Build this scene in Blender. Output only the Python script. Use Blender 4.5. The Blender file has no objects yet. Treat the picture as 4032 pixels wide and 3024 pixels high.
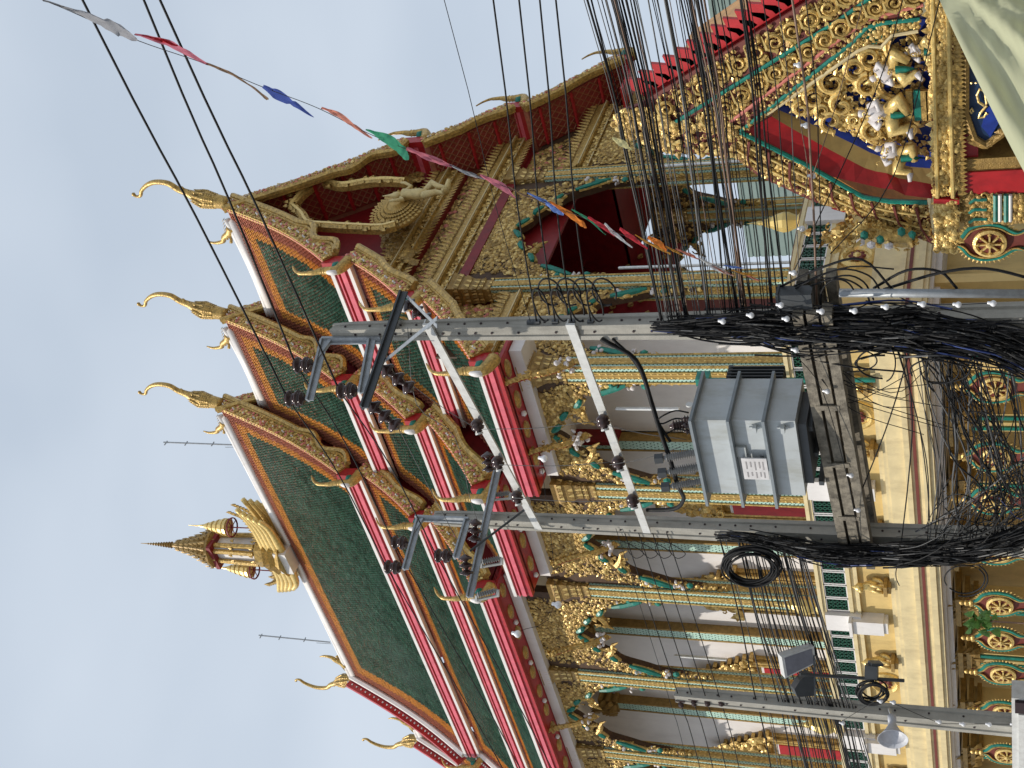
import bpy, math, random
import numpy as np
from mathutils import Matrix, Vector
random.seed(7)
rng = np.random.default_rng(11)
# ------------------------------------------------------------------ camera, sky, sun, exposure
W_, H_, F_ = 4032.0, 3024.0, 5130.0
HX, VY1 = 4040.0, 7975.0                      # horizon column and vanishing point of the long side (photo lies on its side)
hy = HX - 2016.0
v1 = np.array([-(VY1 - 1512.0), -hy, F_]); v2 = np.array([(hy*hy + F_*F_)/(VY1 - 1512.0), -hy, F_])
e1 = v1/np.linalg.norm(v1); e2 = v2/np.linalg.norm(v2); e3 = np.array([0, F_, hy])/math.hypot(F_, hy)
MW = np.array([e2, e1, e3])                   # camera (right, up, forward) -> world
CAM = np.array([-22.2666, -17.2780, 1.6])
def ray(x, y): return MW @ np.array([1512.0 - y, 2016.0 - x, F_])
def P(x, y, ax, v):
    r = ray(x, y); return CAM + r*((v - CAM[ax])/r[ax])
def PD(x, y, d): return CAM + ray(x, y)*(d/F_)

sc = bpy.context.scene
cd = bpy.data.cameras.new('camera'); cam = bpy.data.objects.new('camera', cd); sc.collection.objects.link(cam)
cd.sensor_fit = 'HORIZONTAL'; cd.sensor_width = 36.0; cd.lens = 36.0*F_/W_; cd.clip_start = 0.1; cd.clip_end = 5000
R_ = MW @ np.array([1., 0, 0]); U_ = MW @ np.array([0, 1., 0]); D_ = MW @ np.array([0, 0, 1.])
mm = Matrix(((-U_[0], R_[0], -D_[0], CAM[0]), (-U_[1], R_[1], -D_[1], CAM[1]), (-U_[2], R_[2], -D_[2], CAM[2]), (0, 0, 0, 1)))
cam.matrix_world = mm; sc.camera = cam
SUN_DIR = Vector((-0.60, 0.32, 0.80)).normalized()      # towards the sun
el = math.asin(SUN_DIR.z); az = math.atan2(SUN_DIR.x, SUN_DIR.y)
w = bpy.data.worlds.new('World'); sc.world = w; w.use_nodes = True
nt = w.node_tree; N = nt.nodes; L = nt.links; bg = N['Background']; bg.inputs[1].default_value = 0.1
sky = N.new('ShaderNodeTexSky'); sky.sky_type = 'NISHITA'; sky.sun_disc = False; sky.sun_elevation = el; sky.sun_rotation = az
tc = N.new('ShaderNodeTexCoord'); mp = N.new('ShaderNodeMapping'); mp.inputs['Scale'].default_value = (1, 1, 2.2)
ns = N.new('ShaderNodeTexNoise'); ns.inputs['Scale'].default_value = 3.4; ns.inputs['Detail'].default_value = 3.0; ns.inputs['Roughness'].default_value = 0.45
rp = N.new('ShaderNodeValToRGB'); rp.color_ramp.elements[0].position = 0.3; rp.color_ramp.elements[0].color = (5.75, 6.6, 7.7, 1)
rp.color_ramp.elements[1].position = 0.72; rp.color_ramp.elements[1].color = (7.1, 7.9, 8.9, 1)
mx = N.new('ShaderNodeMixRGB'); mx.inputs[0].default_value = 0.9
L.new(tc.outputs['Generated'], mp.inputs[0]); L.new(mp.outputs[0], ns.inputs['Vector']); L.new(ns.outputs[0], rp.inputs[0])
L.new(sky.outputs[0], mx.inputs[1]); L.new(rp.outputs[0], mx.inputs[2]); L.new(mx.outputs[0], bg.inputs[0])
sd = bpy.data.lights.new('sun', 'SUN'); sd.energy = 3.5; sd.angle = math.radians(0.7); sd.color = (1.0, 0.93, 0.82)
so = bpy.data.objects.new('sun', sd); sc.collection.objects.link(so); so.rotation_euler = SUN_DIR.to_track_quat('Z', 'Y').to_euler(); so.location = (0, 0, 60)
sc.view_settings.view_transform = 'Standard'; sc.view_settings.look = 'None'; sc.view_settings.exposure = 0.0; sc.view_settings.gamma = 1
sc.view_settings.use_curve_mapping = False
sc.cycles.max_bounces = 5; sc.cycles.diffuse_bounces = 3; sc.cycles.glossy_bounces = 3

# ------------------------------------------------------------------ mesh toolkit
COL = sc.collection; BASE = {}
class T:                                     # a small template mesh
    def __init__(s, V, F):
        s.V = np.array(V, float).reshape(-1, 3); s.L = np.array([i for f in F for i in f], np.int32); s.C = np.array([len(f) for f in F], np.int32)
class MB:                                    # collects shapes, then links them as ONE mesh object
    def __init__(s): s.v = []; s.l = []; s.c = []; s.m = []; s.n = 0
    def put(s, t, M=None, o=(0, 0, 0), mat=0):
        v = t.V if M is None else t.V @ np.array(M, float).T
        s.v.append(v + np.array(o, float)); s.l.append(t.L + s.n); s.c.append(t.C); s.m.append(np.full(len(t.C), mat, np.int32)); s.n += len(v); return s
    def many(s, t, Ms, os_, mats=0):
        Ms = np.asarray(Ms, float); os_ = np.asarray(os_, float); k = len(os_)
        if k == 0: return s
        if Ms.ndim == 2: Ms = np.repeat(Ms[None], k, 0)
        v = np.einsum('kij,nj->kni', Ms, t.V) + os_[:, None, :]; n = len(t.V)
        s.v.append(v.reshape(-1, 3)); s.l.append((t.L[None, :] + (np.arange(k)*n)[:, None]).reshape(-1) + s.n)
        s.c.append(np.tile(t.C, k)); mats = np.broadcast_to(np.asarray(mats, np.int32), (k,)); s.m.append(np.repeat(mats, len(t.C))); s.n += k*n; return s
    def box(s, x0, x1, y0, y1, z0, z1, mat=0):
        return s.put(CUBE, np.diag([abs(x1-x0), abs(y1-y0), abs(z1-z0)]), ((x0+x1)/2, (y0+y1)/2, (z0+z1)/2), mat)
    def bar(s, a, b, w_=0.05, h=0.05, up=(0, 0, 1), mat=0):
        a = np.array(a, float); b = np.array(b, float); d = b - a; l = np.linalg.norm(d)
        if l < 1e-6: return s
        F = frame(d, up); return s.put(CUBE, np.stack([F[:, 0]*w_, F[:, 1]*h, F[:, 2]*l], 1), (a+b)/2, mat)
    def tube(s, pts, r, n=6, mat=0): return s.put(tube(pts, r, n), None, (0, 0, 0), mat)
    def poly(s, pts, th, mat=0): return s.put(slab(pts, th), None, (0, 0, 0), mat)
    def quad(s, a, b, c, d, mat=0): return s.put(T([a, b, c, d], [(0, 1, 2, 3)]), None, (0, 0, 0), mat)
    def mesh(s, name, mats, smooth=False, org=None):
        V = np.concatenate(s.v); me = bpy.data.meshes.new(name)
        if org is None: org = np.array([(V[:, 0].min()+V[:, 0].max())/2, (V[:, 1].min()+V[:, 1].max())/2, V[:, 2].min()])
        V = V - org; lo = np.concatenate(s.l); ct = np.concatenate(s.c); mi = np.concatenate(s.m)
        me.vertices.add(len(V)); me.vertices.foreach_set('co', V.astype(np.float32).ravel())
        me.loops.add(len(lo)); me.loops.foreach_set('vertex_index', lo.astype(np.int32))
        me.polygons.add(len(ct)); st = np.zeros(len(ct), np.int32); st[1:] = np.cumsum(ct)[:-1]
        me.polygons.foreach_set('loop_start', st); me.polygons.foreach_set('loop_total', ct.astype(np.int32))
        me.polygons.foreach_set('material_index', mi); me.polygons.foreach_set('use_smooth', np.full(len(ct), smooth))
        for m in (mats if isinstance(mats, (list, tuple)) else [mats]): me.materials.append(m)
        me.update(calc_edges=True); me.validate(); return me, org
def frame(d, up=(0, 0, 1)):                  # columns: side, up', direction
    d = np.array(d, float); d = d/np.linalg.norm(d); up = np.array(up, float)
    x = np.cross(up, d)
    if np.linalg.norm(x) < 1e-4: x = np.cross((1, 0, 0) if abs(d[0]) < .9 else (0, 1, 0), d)
    x /= np.linalg.norm(x); y = np.cross(d, x); return np.stack([x, y, d], 1)
CUBE = T([(a, b, c) for a in (-.5, .5) for b in (-.5, .5) for c in (-.5, .5)], [(0, 1, 3, 2), (4, 6, 7, 5), (0, 4, 5, 1), (2, 3, 7, 6), (0, 2, 6, 4), (1, 5, 7, 3)])
def tube(pts, r, n=6):
    pts = np.array(pts, float); k = len(pts); r = np.broadcast_to(np.array(r, float), (k,))
    tg = np.gradient(pts, axis=0); tg /= (np.linalg.norm(tg, axis=1)[:, None] + 1e-9)
    u = np.cross(tg[0], (0, 0, 1.0))
    if np.linalg.norm(u) < 1e-3: u = np.cross(tg[0], (1.0, 0, 0))
    V = []; a = np.arange(n)*2*math.pi/n
    for i in range(k):
        u = u - tg[i]*np.dot(u, tg[i]); u /= (np.linalg.norm(u) + 1e-9); v_ = np.cross(tg[i], u)
        V.append(pts[i] + r[i]*(np.cos(a)[:, None]*u + np.sin(a)[:, None]*v_))
    V = np.concatenate(V); F = [(i*n+j, i*n+(j+1) % n, (i+1)*n+(j+1) % n, (i+1)*n+j) for i in range(k-1) for j in range(n)]
    F += [tuple(range(n))[::-1], tuple((k-1)*n+j for j in range(n))]; return T(V, F)
def lathe(prof, n=10, caps=True):
    V = []; k = len(prof)
    for r, z in prof: V += [(r*math.cos(2*math.pi*j/n), r*math.sin(2*math.pi*j/n), z) for j in range(n)]
    F = [(i*n+j, i*n+(j+1) % n, (i+1)*n+(j+1) % n, (i+1)*n+j) for i in range(k-1) for j in range(n)]
    if caps: F += [tuple(range(n))[::-1], tuple((k-1)*n+j for j in range(n))]
    return T(V, F)
def slab(pts, th):                           # planar polygon pushed along th (3-vector)
    pts = np.array(pts, float); n = len(pts); V = np.concatenate([pts, pts + np.array(th, float)])
    return T(V, [tuple(range(n))[::-1], tuple(range(n, 2*n))] + [(i, (i+1) % n, n+(i+1) % n, n+i) for i in range(n)])
LEAF = T([(-.5, 0, 0), (.5, 0, 0), (0, 0, .28), (-.42, .5, .05), (.42, .5, .05), (0, .5, .3), (0, 1.1, .16)],
         [(0, 2, 5, 3), (2, 1, 4, 5), (3, 5, 6), (5, 4, 6), (0, 3, 6, 4, 1)])
def curl_t(turn=1.6, n=7, r0=.16):
    a = np.linspace(0, turn*math.pi, n); rr = np.linspace(.5, .16, n)
    return tube(np.stack([rr*np.cos(a), rr*np.sin(a), .12+.1*np.sin(a*.5)], 1), np.linspace(r0, r0*.45, n), 4)
CURL = curl_t(); BLOB = lathe([(0.01, 0), (.4, .05), (.5, .3), (.25, .5), (.01, .55)], 6)
def scatter(mb, n, fn, size, nrm, mats=(0, 0, 1), t=(LEAF, CURL, BLOB), pick=None, jit=.5, flat=.8):
    """n small carved leaves, curls and buds on a surface; fn(u,v) -> points, nrm the outward normal"""
    uv = rng.random((n, 2)); pts = fn(uv[:, 0], uv[:, 1]); nrm = np.array(nrm, float); nrm = nrm/np.linalg.norm(nrm)
    a = np.cross(nrm, (0, 0, 1.0)); a = a/np.linalg.norm(a) if np.linalg.norm(a) > .01 else np.array([1., 0, 0]); b = np.cross(nrm, a)
    th = rng.random(n)*2*math.pi; s = size*(1 + jit*(rng.random(n)-.5)*2); mir = np.where(rng.random(n) < .5, -1, 1)
    X = (np.cos(th)[:, None]*a + np.sin(th)[:, None]*b); Y = (-np.sin(th)[:, None]*a + np.cos(th)[:, None]*b)*mir[:, None]
    M = np.stack([X*s[:, None], Y*s[:, None], np.repeat(nrm[None], n, 0)*s[:, None]*flat], 2)
    k = rng.choice(len(t), n, p=pick)
    mt = rng.choice(len(mats), n) if len(set(mats)) > 1 else np.zeros(n, int)
    mats = np.array(mats)
    for i, tt in enumerate(t):
        q = k == i; mb.many(tt, M[q], pts[q], mats[mt[q]])
def grid(fn, nu, nv):                        # sheet from fn(u, v)
    V = [fn(i/nu, j/nv) for i in range(nu+1) for j in range(nv+1)]
    return T(V, [(i*(nv+1)+j, (i+1)*(nv+1)+j, (i+1)*(nv+1)+j+1, i*(nv+1)+j+1) for i in range(nu) for j in range(nv)])
def smoothpath(pts, n=6):                    # Catmull-Rom
    p = np.array(pts, float); p = np.vstack([2*p[0]-p[1], p, 2*p[-1]-p[-2]]); out = []
    for i in range(1, len(p)-2):
        for k in range(n):
            t = k/n; out.append(.5*((2*p[i]) + (-p[i-1]+p[i+1])*t + (2*p[i-1]-5*p[i]+4*p[i+1]-p[i+2])*t*t + (-p[i-1]+3*p[i]-3*p[i+1]+p[i+2])*t**3))
    out.append(p[-2]); return np.array(out)
def attach(o, org, parent):
    BASE[o.name] = np.array(org, float)
    if parent is not None: o.parent = parent; o.location = Vector(np.array(org, float) - BASE[parent.name])
    else: o.location = Vector(org)
def props(o, label=None, cat=None, group=None, kind=None):
    if label: o['label'] = label
    if cat: o['category'] = cat
    if group: o['group'] = group
    if kind: o['kind'] = kind
    return o
def obj(name, mb, mats, parent=None, label=None, cat=None, group=None, kind=None, smooth=False, org=None):
    me, org = mb.mesh(name, mats, smooth, org); o = bpy.data.objects.new(name, me); COL.objects.link(o)
    attach(o, org, parent); return props(o, label, cat, group, kind)
def inst(name, me, pos, parent=None, rot=None, label=None, cat=None, group=None):
    o = bpy.data.objects.new(name, me); COL.objects.link(o); attach(o, pos, parent)
    if rot is not None: o.rotation_euler = rot
    return props(o, label, cat, group)
def thing(name, loc, label, cat, group=None):
    o = bpy.data.objects.new(name, None); COL.objects.link(o); attach(o, loc, None); o.empty_display_size = .3; return props(o, label, cat, group)
def copy_tree(o, parent=None):
    c = o.copy(); COL.objects.link(c); c.parent = parent; BASE[c.name] = BASE[o.name]
    for ch in list(o.children): copy_tree(ch, c)
    return c

# ------------------------------------------------------------------ materials
MATS = {}
def mat(name, col, rough=.6, metal=0., var=.12, scale=6., bump=0., bscale=40., col2=None, emit=None, dirt_sheen=None, spec=None):
    m = bpy.data.materials.new(name); m.use_nodes = True; t = m.node_tree; b = t.nodes['Principled BSDF']
    b.inputs['Roughness'].default_value = rough; b.inputs['Metallic'].default_value = metal
    if spec is not None: b.inputs['Specular IOR Level'].default_value = spec
    tcn = t.nodes.new('ShaderNodeTexCoord'); n = t.nodes.new('ShaderNodeTexNoise'); n.inputs['Scale'].default_value = scale; n.inputs['Detail'].default_value = 6
    n.inputs['Roughness'].default_value = .65
    t.links.new(tcn.outputs['Object'], n.inputs['Vector'])
    r = t.nodes.new('ShaderNodeValToRGB'); c = np.array(col[:3]); c2 = np.array(col2[:3]) if col2 is not None else np.clip(c*(1+var), 0, 1)
    c1 = c if col2 is not None else c*(1-var)
    r.color_ramp.elements[0].position = .35; r.color_ramp.elements[0].color = (*c1, 1); r.color_ramp.elements[1].position = .65; r.color_ramp.elements[1].color = (*c2, 1)
    t.links.new(n.outputs[0], r.inputs[0]); out = r.outputs[0]
    if dirt_sheen:
        n2 = t.nodes.new('ShaderNodeTexNoise'); n2.inputs['Scale'].default_value = dirt_sheen[1]; n2.inputs['Detail'].default_value = 8; n2.inputs['Roughness'].default_value = .7
        mpn = t.nodes.new('ShaderNodeMapping'); mpn.inputs['Scale'].default_value = (1, 1, dirt_sheen[3] if len(dirt_sheen) > 3 else .35)
        t.links.new(tcn.outputs['Object'], mpn.inputs[0]); t.links.new(mpn.outputs[0], n2.inputs['Vector'])
        r2 = t.nodes.new('ShaderNodeValToRGB'); r2.color_ramp.elements[0].position = .48; r2.color_ramp.elements[0].color = (0, 0, 0, 1)
        r2.color_ramp.elements[1].position = .72; r2.color_ramp.elements[1].color = (dirt_sheen[2],)*3 + (1,)
        mxn = t.nodes.new('ShaderNodeMixRGB'); mxn.inputs[2].default_value = (*dirt_sheen[0], 1)
        t.links.new(n2.outputs[0], r2.inputs[0]); t.links.new(r2.outputs[0], mxn.inputs[0]); t.links.new(out, mxn.inputs[1]); out = mxn.outputs[0]
    t.links.new(out, b.inputs['Base Color'])
    if bump:
        n3 = t.nodes.new('ShaderNodeTexNoise'); n3.inputs['Scale'].default_value = bscale; n3.inputs['Detail'].default_value = 4
        t.links.new(tcn.outputs['Object'], n3.inputs['Vector']); bp = t.nodes.new('ShaderNodeBump'); bp.inputs['Strength'].default_value = bump; bp.inputs['Distance'].default_value = .02
        t.links.new(n3.outputs[0], bp.inputs['Height']); t.links.new(bp.outputs[0], b.inputs['Normal'])
    MATS[name] = m; return m
GOLD = mat('gold', (.56, .37, .11), .36, .32, .35, 9, .6, 30, dirt_sheen=((.13, .06, .02), 14, .8, 1))
GOLDB = mat('gold_bright', (.76, .55, .2), .3, .35, .2, 12, .3, 30)
GOLDD = mat('gold_dark', (.38, .24, .07), .42, .25, .3, 9, .6, 40, dirt_sheen=((.1, .05, .02), 18, .8, 1))
OCHRE = mat('ochre_gold', (.52, .34, .1), .45, .25, .2, 8)
RED = mat('red_paint', (.42, .018, .022), .35, 0, .15, 3, dirt_sheen=((.16, .01, .015), 5, .5))
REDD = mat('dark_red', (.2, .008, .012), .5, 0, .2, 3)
PINK = mat('pink_paint', (.68, .13, .17), .35, 0, .15, 4)
ROSE = mat('rose', (.62, .2, .16), .5, 0, .2, 8)
WHITE = mat('white_paint', (.76, .73, .71), .5, 0, .04, 3, dirt_sheen=((.42, .38, .34), 3, .35))
PLAST = mat('plaster', (.78, .75, .74), .75, 0, .04, 1.2, dirt_sheen=((.5, .46, .46), 1.5, .35))
CREAM = mat('cream', (.7, .58, .33), .6, 0, .1, 2, dirt_sheen=((.4, .31, .17), 3, .55, .3))
YEL = mat('yellow_wall', (.66, .48, .19), .65, 0, .1, 1.5, dirt_sheen=((.36, .25, .1), 2.4, .55, .25))
TEAL = mat('teal', (.01, .2, .15), .4, 0, .3, 8)
MINT = mat('mint_mosaic', (.5, .72, .62), .25, 0, .15, 20)
DTEAL = mat('dark_mosaic', (.03, .13, .1), .3, 0, .3, 20)
MAROON = mat('maroon', (.16, .03, .02), .6)
GREENP = mat('glazed_green', (.015, .09, .05), .3, 0, .4, 15)
T_GREEN = mat('tile_green', (.07, .15, .1), .26, 0, .45, 2.2, dirt_sheen=((.17, .24, .2), .33, .8, 1))  # broad pale patches paint the roof's sheen into the tile colour
T_GREEN2 = mat('tile_green_pale', (.115, .2, .145), .28, 0, .3, 2.2)
T_ORANGE = mat('tile_orange', (.68, .32, .07), .4, 0, .2, 5)
T_BROWN = mat('tile_brown', (.43, .15, .09), .42, 0, .25, 5)
DARK = mat('dark_inside', (.025, .012, .015), .8)
CONC = mat('concrete', (.36, .345, .305), .85, 0, .12, 4, .4, 60, dirt_sheen=((.1, .09, .075), 2.2, .6, .12))
CONCD = mat('old_concrete', (.21, .185, .145), .9, 0, .4, 7, .6, 50, dirt_sheen=((.03, .025, .02), 3, .95, 1))
STEEL = mat('galvanised', (.33, .35, .37), .5, .35, .15, 8, dirt_sheen=((.15, .13, .11), 6, .4, 1))
STEELL = mat('light_steel', (.62, .62, .6), .55, .1, .08, 8, dirt_sheen=((.35, .31, .27), 6, .4, 1))
TRANS = mat('transformer_grey', (.47, .5, .51), .42, .05, .08, 2, dirt_sheen=((.27, .26, .2), 2.2, .7, .3))
DGREY = mat('dark_grey', (.06, .065, .07), .5, .2)
INSUL = mat('brown_porcelain', (.05, .026, .024), .18, 0, .2, 10)
POLYM = mat('grey_polymer', (.3, .3, .3), .5)
CABLE = mat('cable_black', (.011, .011, .012), .65, 0, .3, 10, spec=.25)
CABLEG = mat('cable_grey', (.1, .1, .1), .6)
CABLEB = mat('cable_brown', (.2, .12, .08), .6)
GLASSW = mat('bulb_white', (.8, .8, .82), .15)
LAMPT = mat('tube_white', (.85, .87, .88), .25)
BLUE = mat('royal_blue', (.01, .035, .26), .4, 0, .2, 6)
NAVY = mat('navy_board', (.006, .03, .09), .4)
SKIN = mat('white_figures', (.68, .64, .64), .45)
TAN = mat('tan_paint', (.42, .29, .1), .5, 0, .1, 5)
CLOTH = mat('pale_green_cloth', (.74, .75, .5), .85, 0, .05, 1.5)
def _tl(m):
    t = m.node_tree; b = t.nodes['Principled BSDF']; tr = t.nodes.new('ShaderNodeBsdfTranslucent'); mx_ = t.nodes.new('ShaderNodeMixShader'); mx_.inputs[0].default_value = .55
    t.links.new(b.inputs['Base Color'].links[0].from_socket, tr.inputs[0]); t.links.new(b.outputs[0], mx_.inputs[1]); t.links.new(tr.outputs[0], mx_.inputs[2]); t.links.new(mx_.outputs[0], t.nodes['Material Output'].inputs[0])
_tl(CLOTH)
UMBER = mat('umber_ground', (.07, .035, .015), .7, 0, .3, 8)
LEAFG = mat('leaf_green', (.12, .26, .05), .5, 0, .4, 9)
ASPH = mat('asphalt', (.05, .05, .05), .9, 0, .2, 6)
PAVE = mat('paving', (.25, .24, .22), .9, 0, .15, 3)
BACKG = mat('far_cladding', (.2, .27, .25), .7, 0, .06, 1)
def flagmat(n, c): return mat(n, c, .7, 0, .12, 3)
# ------------------------------------------------------------------ ground
g = MB(); g.quad((-600, -600, 0), (600, -600, 0), (600, 600, 0), (-600, 600, 0)); obj('ground', g, PAVE, kind='structure', org=(0, 0, 0))
g = MB(); g.quad((-22, -300, .004), (-11, -300, .004), (-11, 300, .004), (-22, 300, .004)); obj('road', g, ASPH, kind='structure', org=(0, 0, 0.004))
g = MB(); g.box(-11, -10.8, -80, 80, 0, .13); g.box(-10.8, -6.2, -80, 80, 0, .12); obj('pavement', g, PAVE, kind='structure')

# ------------------------------------------------------------------ temple
XC = 7.51
temple = thing('temple', (7.5, 16, 0), 'gold and white temple with stacked green and orange tiled roofs above a terrace', 'temple')
BAYS = [(0.9, 5.5, 0), (5.2, 9.5, 1), (9.2, 24.8, 2), (24.5, 28.9, 1), (28.6, 33.0, 0)]
def tier(k, j):                              # (w0,z0)-(w1,z1) of roof tier j in bay step k
    if j == 0: return (0.0, 24.8+1.95*k, 3.2, 19.75+1.27*k)
    if j == 1: return (3.05, 19.1+1.27*k, 4.95, 16.75+1.15*k)
    return (4.8, 16.3+1.15*k, 7.55, 13.85+1.15*k)
def rc(k, j, s):
    w0, z0, w1, z1 = tier(k, j); sag = (.42, .12, .12)[j]
    return w0+(w1-w0)*s, z0+(z1-z0)*s - sag*math.sin(math.pi*min(s, 1))
TILE = T([(-.5, 0, .0), (.5, 0, .0), (.5, .75, .28), (0, 1.45, .42), (-.5, .75, .28), (.5, .75, .1), (0, 1.45, .16), (-.5, .75, .1)], [(0, 1, 2, 3, 4), (2, 5, 6, 3), (3, 6, 7, 4)])
TM = [T_GREEN, T_ORANGE, T_BROWN, T_GREEN2]
tile_me = {}
for i_, m_ in enumerate(TM):
    q = MB(); q.put(TILE, np.diag([.112, .1, .1])); tile_me[i_], _ = q.mesh('roof_tile', m_, org=np.zeros(3))
singles = 0
for bi, (Y0, Y1, k) in enumerate(BAYS):
    for j in range(3):
        w0, z0, w1, z1 = tier(k, j); Lr = math.hypot(w1-w0, z1-z0)
        for side in (-1, 1):
            base = MB()
            ss = np.linspace(0, 1.0, 9); pr = [rc(k, j, s) for s in ss]
            for a, b in zip(pr[:-1], pr[1:]):
                xa, xb = XC+side*a[0], XC+side*b[0]
                base.put(slab([(xa, Y0+.05, a[1]-.16), (xb, Y0+.05, b[1]-.16), (xb, Y1, b[1]-.16), (xa, Y1, a[1]-.16)], (0, 0, .13)), None, (0, 0, 0), 0)
            roof = obj('roof', base, [T_BROWN], temple)
            if side > 0: continue
            tl = MB(); rh = .1; cw = .117; nr = int(Lr/rh); nc = int((Y1-Y0-.1)/cw)
            ends_hi = 1 if k == 2 or Y0 > 20 else 1
            for r in range(nr):
                s = (r+.2)/nr; wA, zA = rc(k, j, s); wB, zB = rc(k, j, min(1, s+.02)); dn = np.array([-(wB-wA), 0, zB-zA]); dn /= np.linalg.norm(dn)
                nr_ = np.array([dn[2], 0, -dn[0]]); nr_ = nr_ if nr_[2] > 0 else -nr_
                c_ = np.arange(nc); ys = Y0+.1+(c_+.5+.5*(r % 2))*cw; ys = ys[ys < Y1-.03]
                dt = s*Lr; db = (1-s)*Lr; de = np.minimum(ys-Y0-.2, (Y1-ys)*(.55 if k == 2 else .8)-.05)
                if j == 0:
                    br = (dt < .52) | (db < .18) | (de < .32+.2*s); og = (dt < .84) | (db < .36) | (de < .62+.26*s)
                else:
                    br = (dt < .22) | (db < .12) | (de < .3); og = (dt < .52) | (db < .32) | (de < .6)
                ci = np.where(br, 2, np.where(og, 1, np.where(rng.random(len(ys)) < .3, 3, 0)))
                M = np.stack([np.array([0, 1, 0])*.112, dn*.1, nr_*.1*(1+.0)], 1)
                pos = np.stack([np.full(len(ys), XC-wA), ys, np.full(len(ys), zA-.02)], 1) + rng.normal(0, .004, (len(ys), 3))
                if bi == 0 and j == 0 and singles < 300 and s > .25:
                    take = min(len(ys), 300-singles, 14); Mr = Matrix(((0, dn[0], nr_[0]), (1, 0, 0), (0, dn[2], nr_[2])))
                    for q_ in range(take): inst('roof_tile', tile_me[int(ci[q_])], pos[q_], roof, Mr.to_euler())
                    singles += take; pos = pos[take:]; ci = ci[take:]
                tl.many(TILE, M, pos, ci)
            obj('tile_field', tl, TM, roof, kind='stuff')
    # ridge
    zr = 24.8+1.95*k; rb = MB(); ya, yb = Y0+.45, Y1-(.3 if bi < 2 else .1)
    rb.tube([(XC, y, zr+.12-.1*math.sin(math.pi*(y-ya)/(yb-ya))) for y in np.linspace(ya, yb, 12)], .11, 8); rb.box(XC-.16, XC+.16, ya, yb, zr-.25, zr-.02)
    obj('ridge', rb, WHITE, temple, smooth=True)
    # eave fascias: white, red, pink mouldings
    for j, hh in ((0, .66), (1, .52), (2, .56)):
        w0, z0, w1, z1 = tier(k, j); zt = z1+.02
        st = [(0, .17, .1, 0), (.17, .3, .05, 1), (.3, .36, .09, 2), (.36, .46, .03, 1), (.46, .68, .07, 2), (.68, .84, .02, 1), (.84, 1., .06, 0 if j < 2 else 1)]
        for side in (-1, 1):
            fb = MB()
            for a, b, pr_, m_ in st:
                x0 = XC+side*(w1-.12); x1 = XC+side*(w1+.02+pr_); fb.box(x0, x1, Y0+.12, Y1-.04, zt-a*hh, zt-b*hh, m_)
            fb.box(XC+side*(w1-.14), XC+side*(w1+.2), Y0-.08, Y0+.11, zt-hh*1.02, zt+.1, 3)
            obj('fascia', fb, [WHITE, RED, PINK, RED] if side < 0 else [RED, RED, PINK, RED], temple)
# ---- finials traced once, then copied
def naga_mesh(mir):
    b = MB(); u = lambda x, y: np.array([(4.35-P(x, y, 1, .9)[0])*-1, 0, P(x, y, 1, .9)[2]-19.0])
    spine = [u(1383, 1026), u(1367, 1043), u(1335, 1066), u(1295, 1068), u(1269, 1070), u(1240, 1077), u(1210, 1079), u(1186, 1079), u(1168, 1068), u(1160, 1050)]
    sp = smoothpath(spine, 4); r = np.interp(np.arange(len(sp)), [0, 6, 10, 14, 20, 28, len(sp)-1], [.17, .16, .12, .1, .07, .045, .02])
    b.tube(sp, r, 8, 0)
    b.tube(sp[7:13]+np.array([-.07, 0, -.0]), [.05, .09, .1, .09, .07, .03], 7, 1)          # white belly
    b.put(lathe([(.02, -.1), (.15, -.02), (.13, .1), (.02, .16)], 8), None, sp[7]+np.array([.12, 0, .12]), 2)
    for i in range(3, len(sp)-2, 1):                                                      # crest of flames
        d = sp[i+1]-sp[i-1]; d /= np.linalg.norm(d); n_ = np.array([d[2], 0, -d[0]]); s = .16*(1-i/len(sp))+.04
        b.put(LEAF, np.stack([np.array([0, 1., 0])*s*.5, (d*.75+n_*.6)*s, n_*s*.5], 1), sp[i]+n_*r[i]*.8, 0)
    for i in (11, 13, 15): b.put(lathe([(.01, -.05), (.12, 0), (.01, .05)], 8), frame(sp[i+1]-sp[i]), sp[i], 0)
    b.put(CURL, np.array([[.3, 0, 0], [0, 0, .3], [0, .3, 0]]), sp[5]+np.array([.1, -.05, -.1]), 0)
    if mir: b.v = [v*np.array([-1, 1, 1]) for v in b.v]
    return b.mesh('naga_finial', [GOLD, WHITE, TEAL], True, org=np.zeros(3))[0]
NAGA = {-1: naga_mesh(False), 1: naga_mesh(True)}
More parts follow.
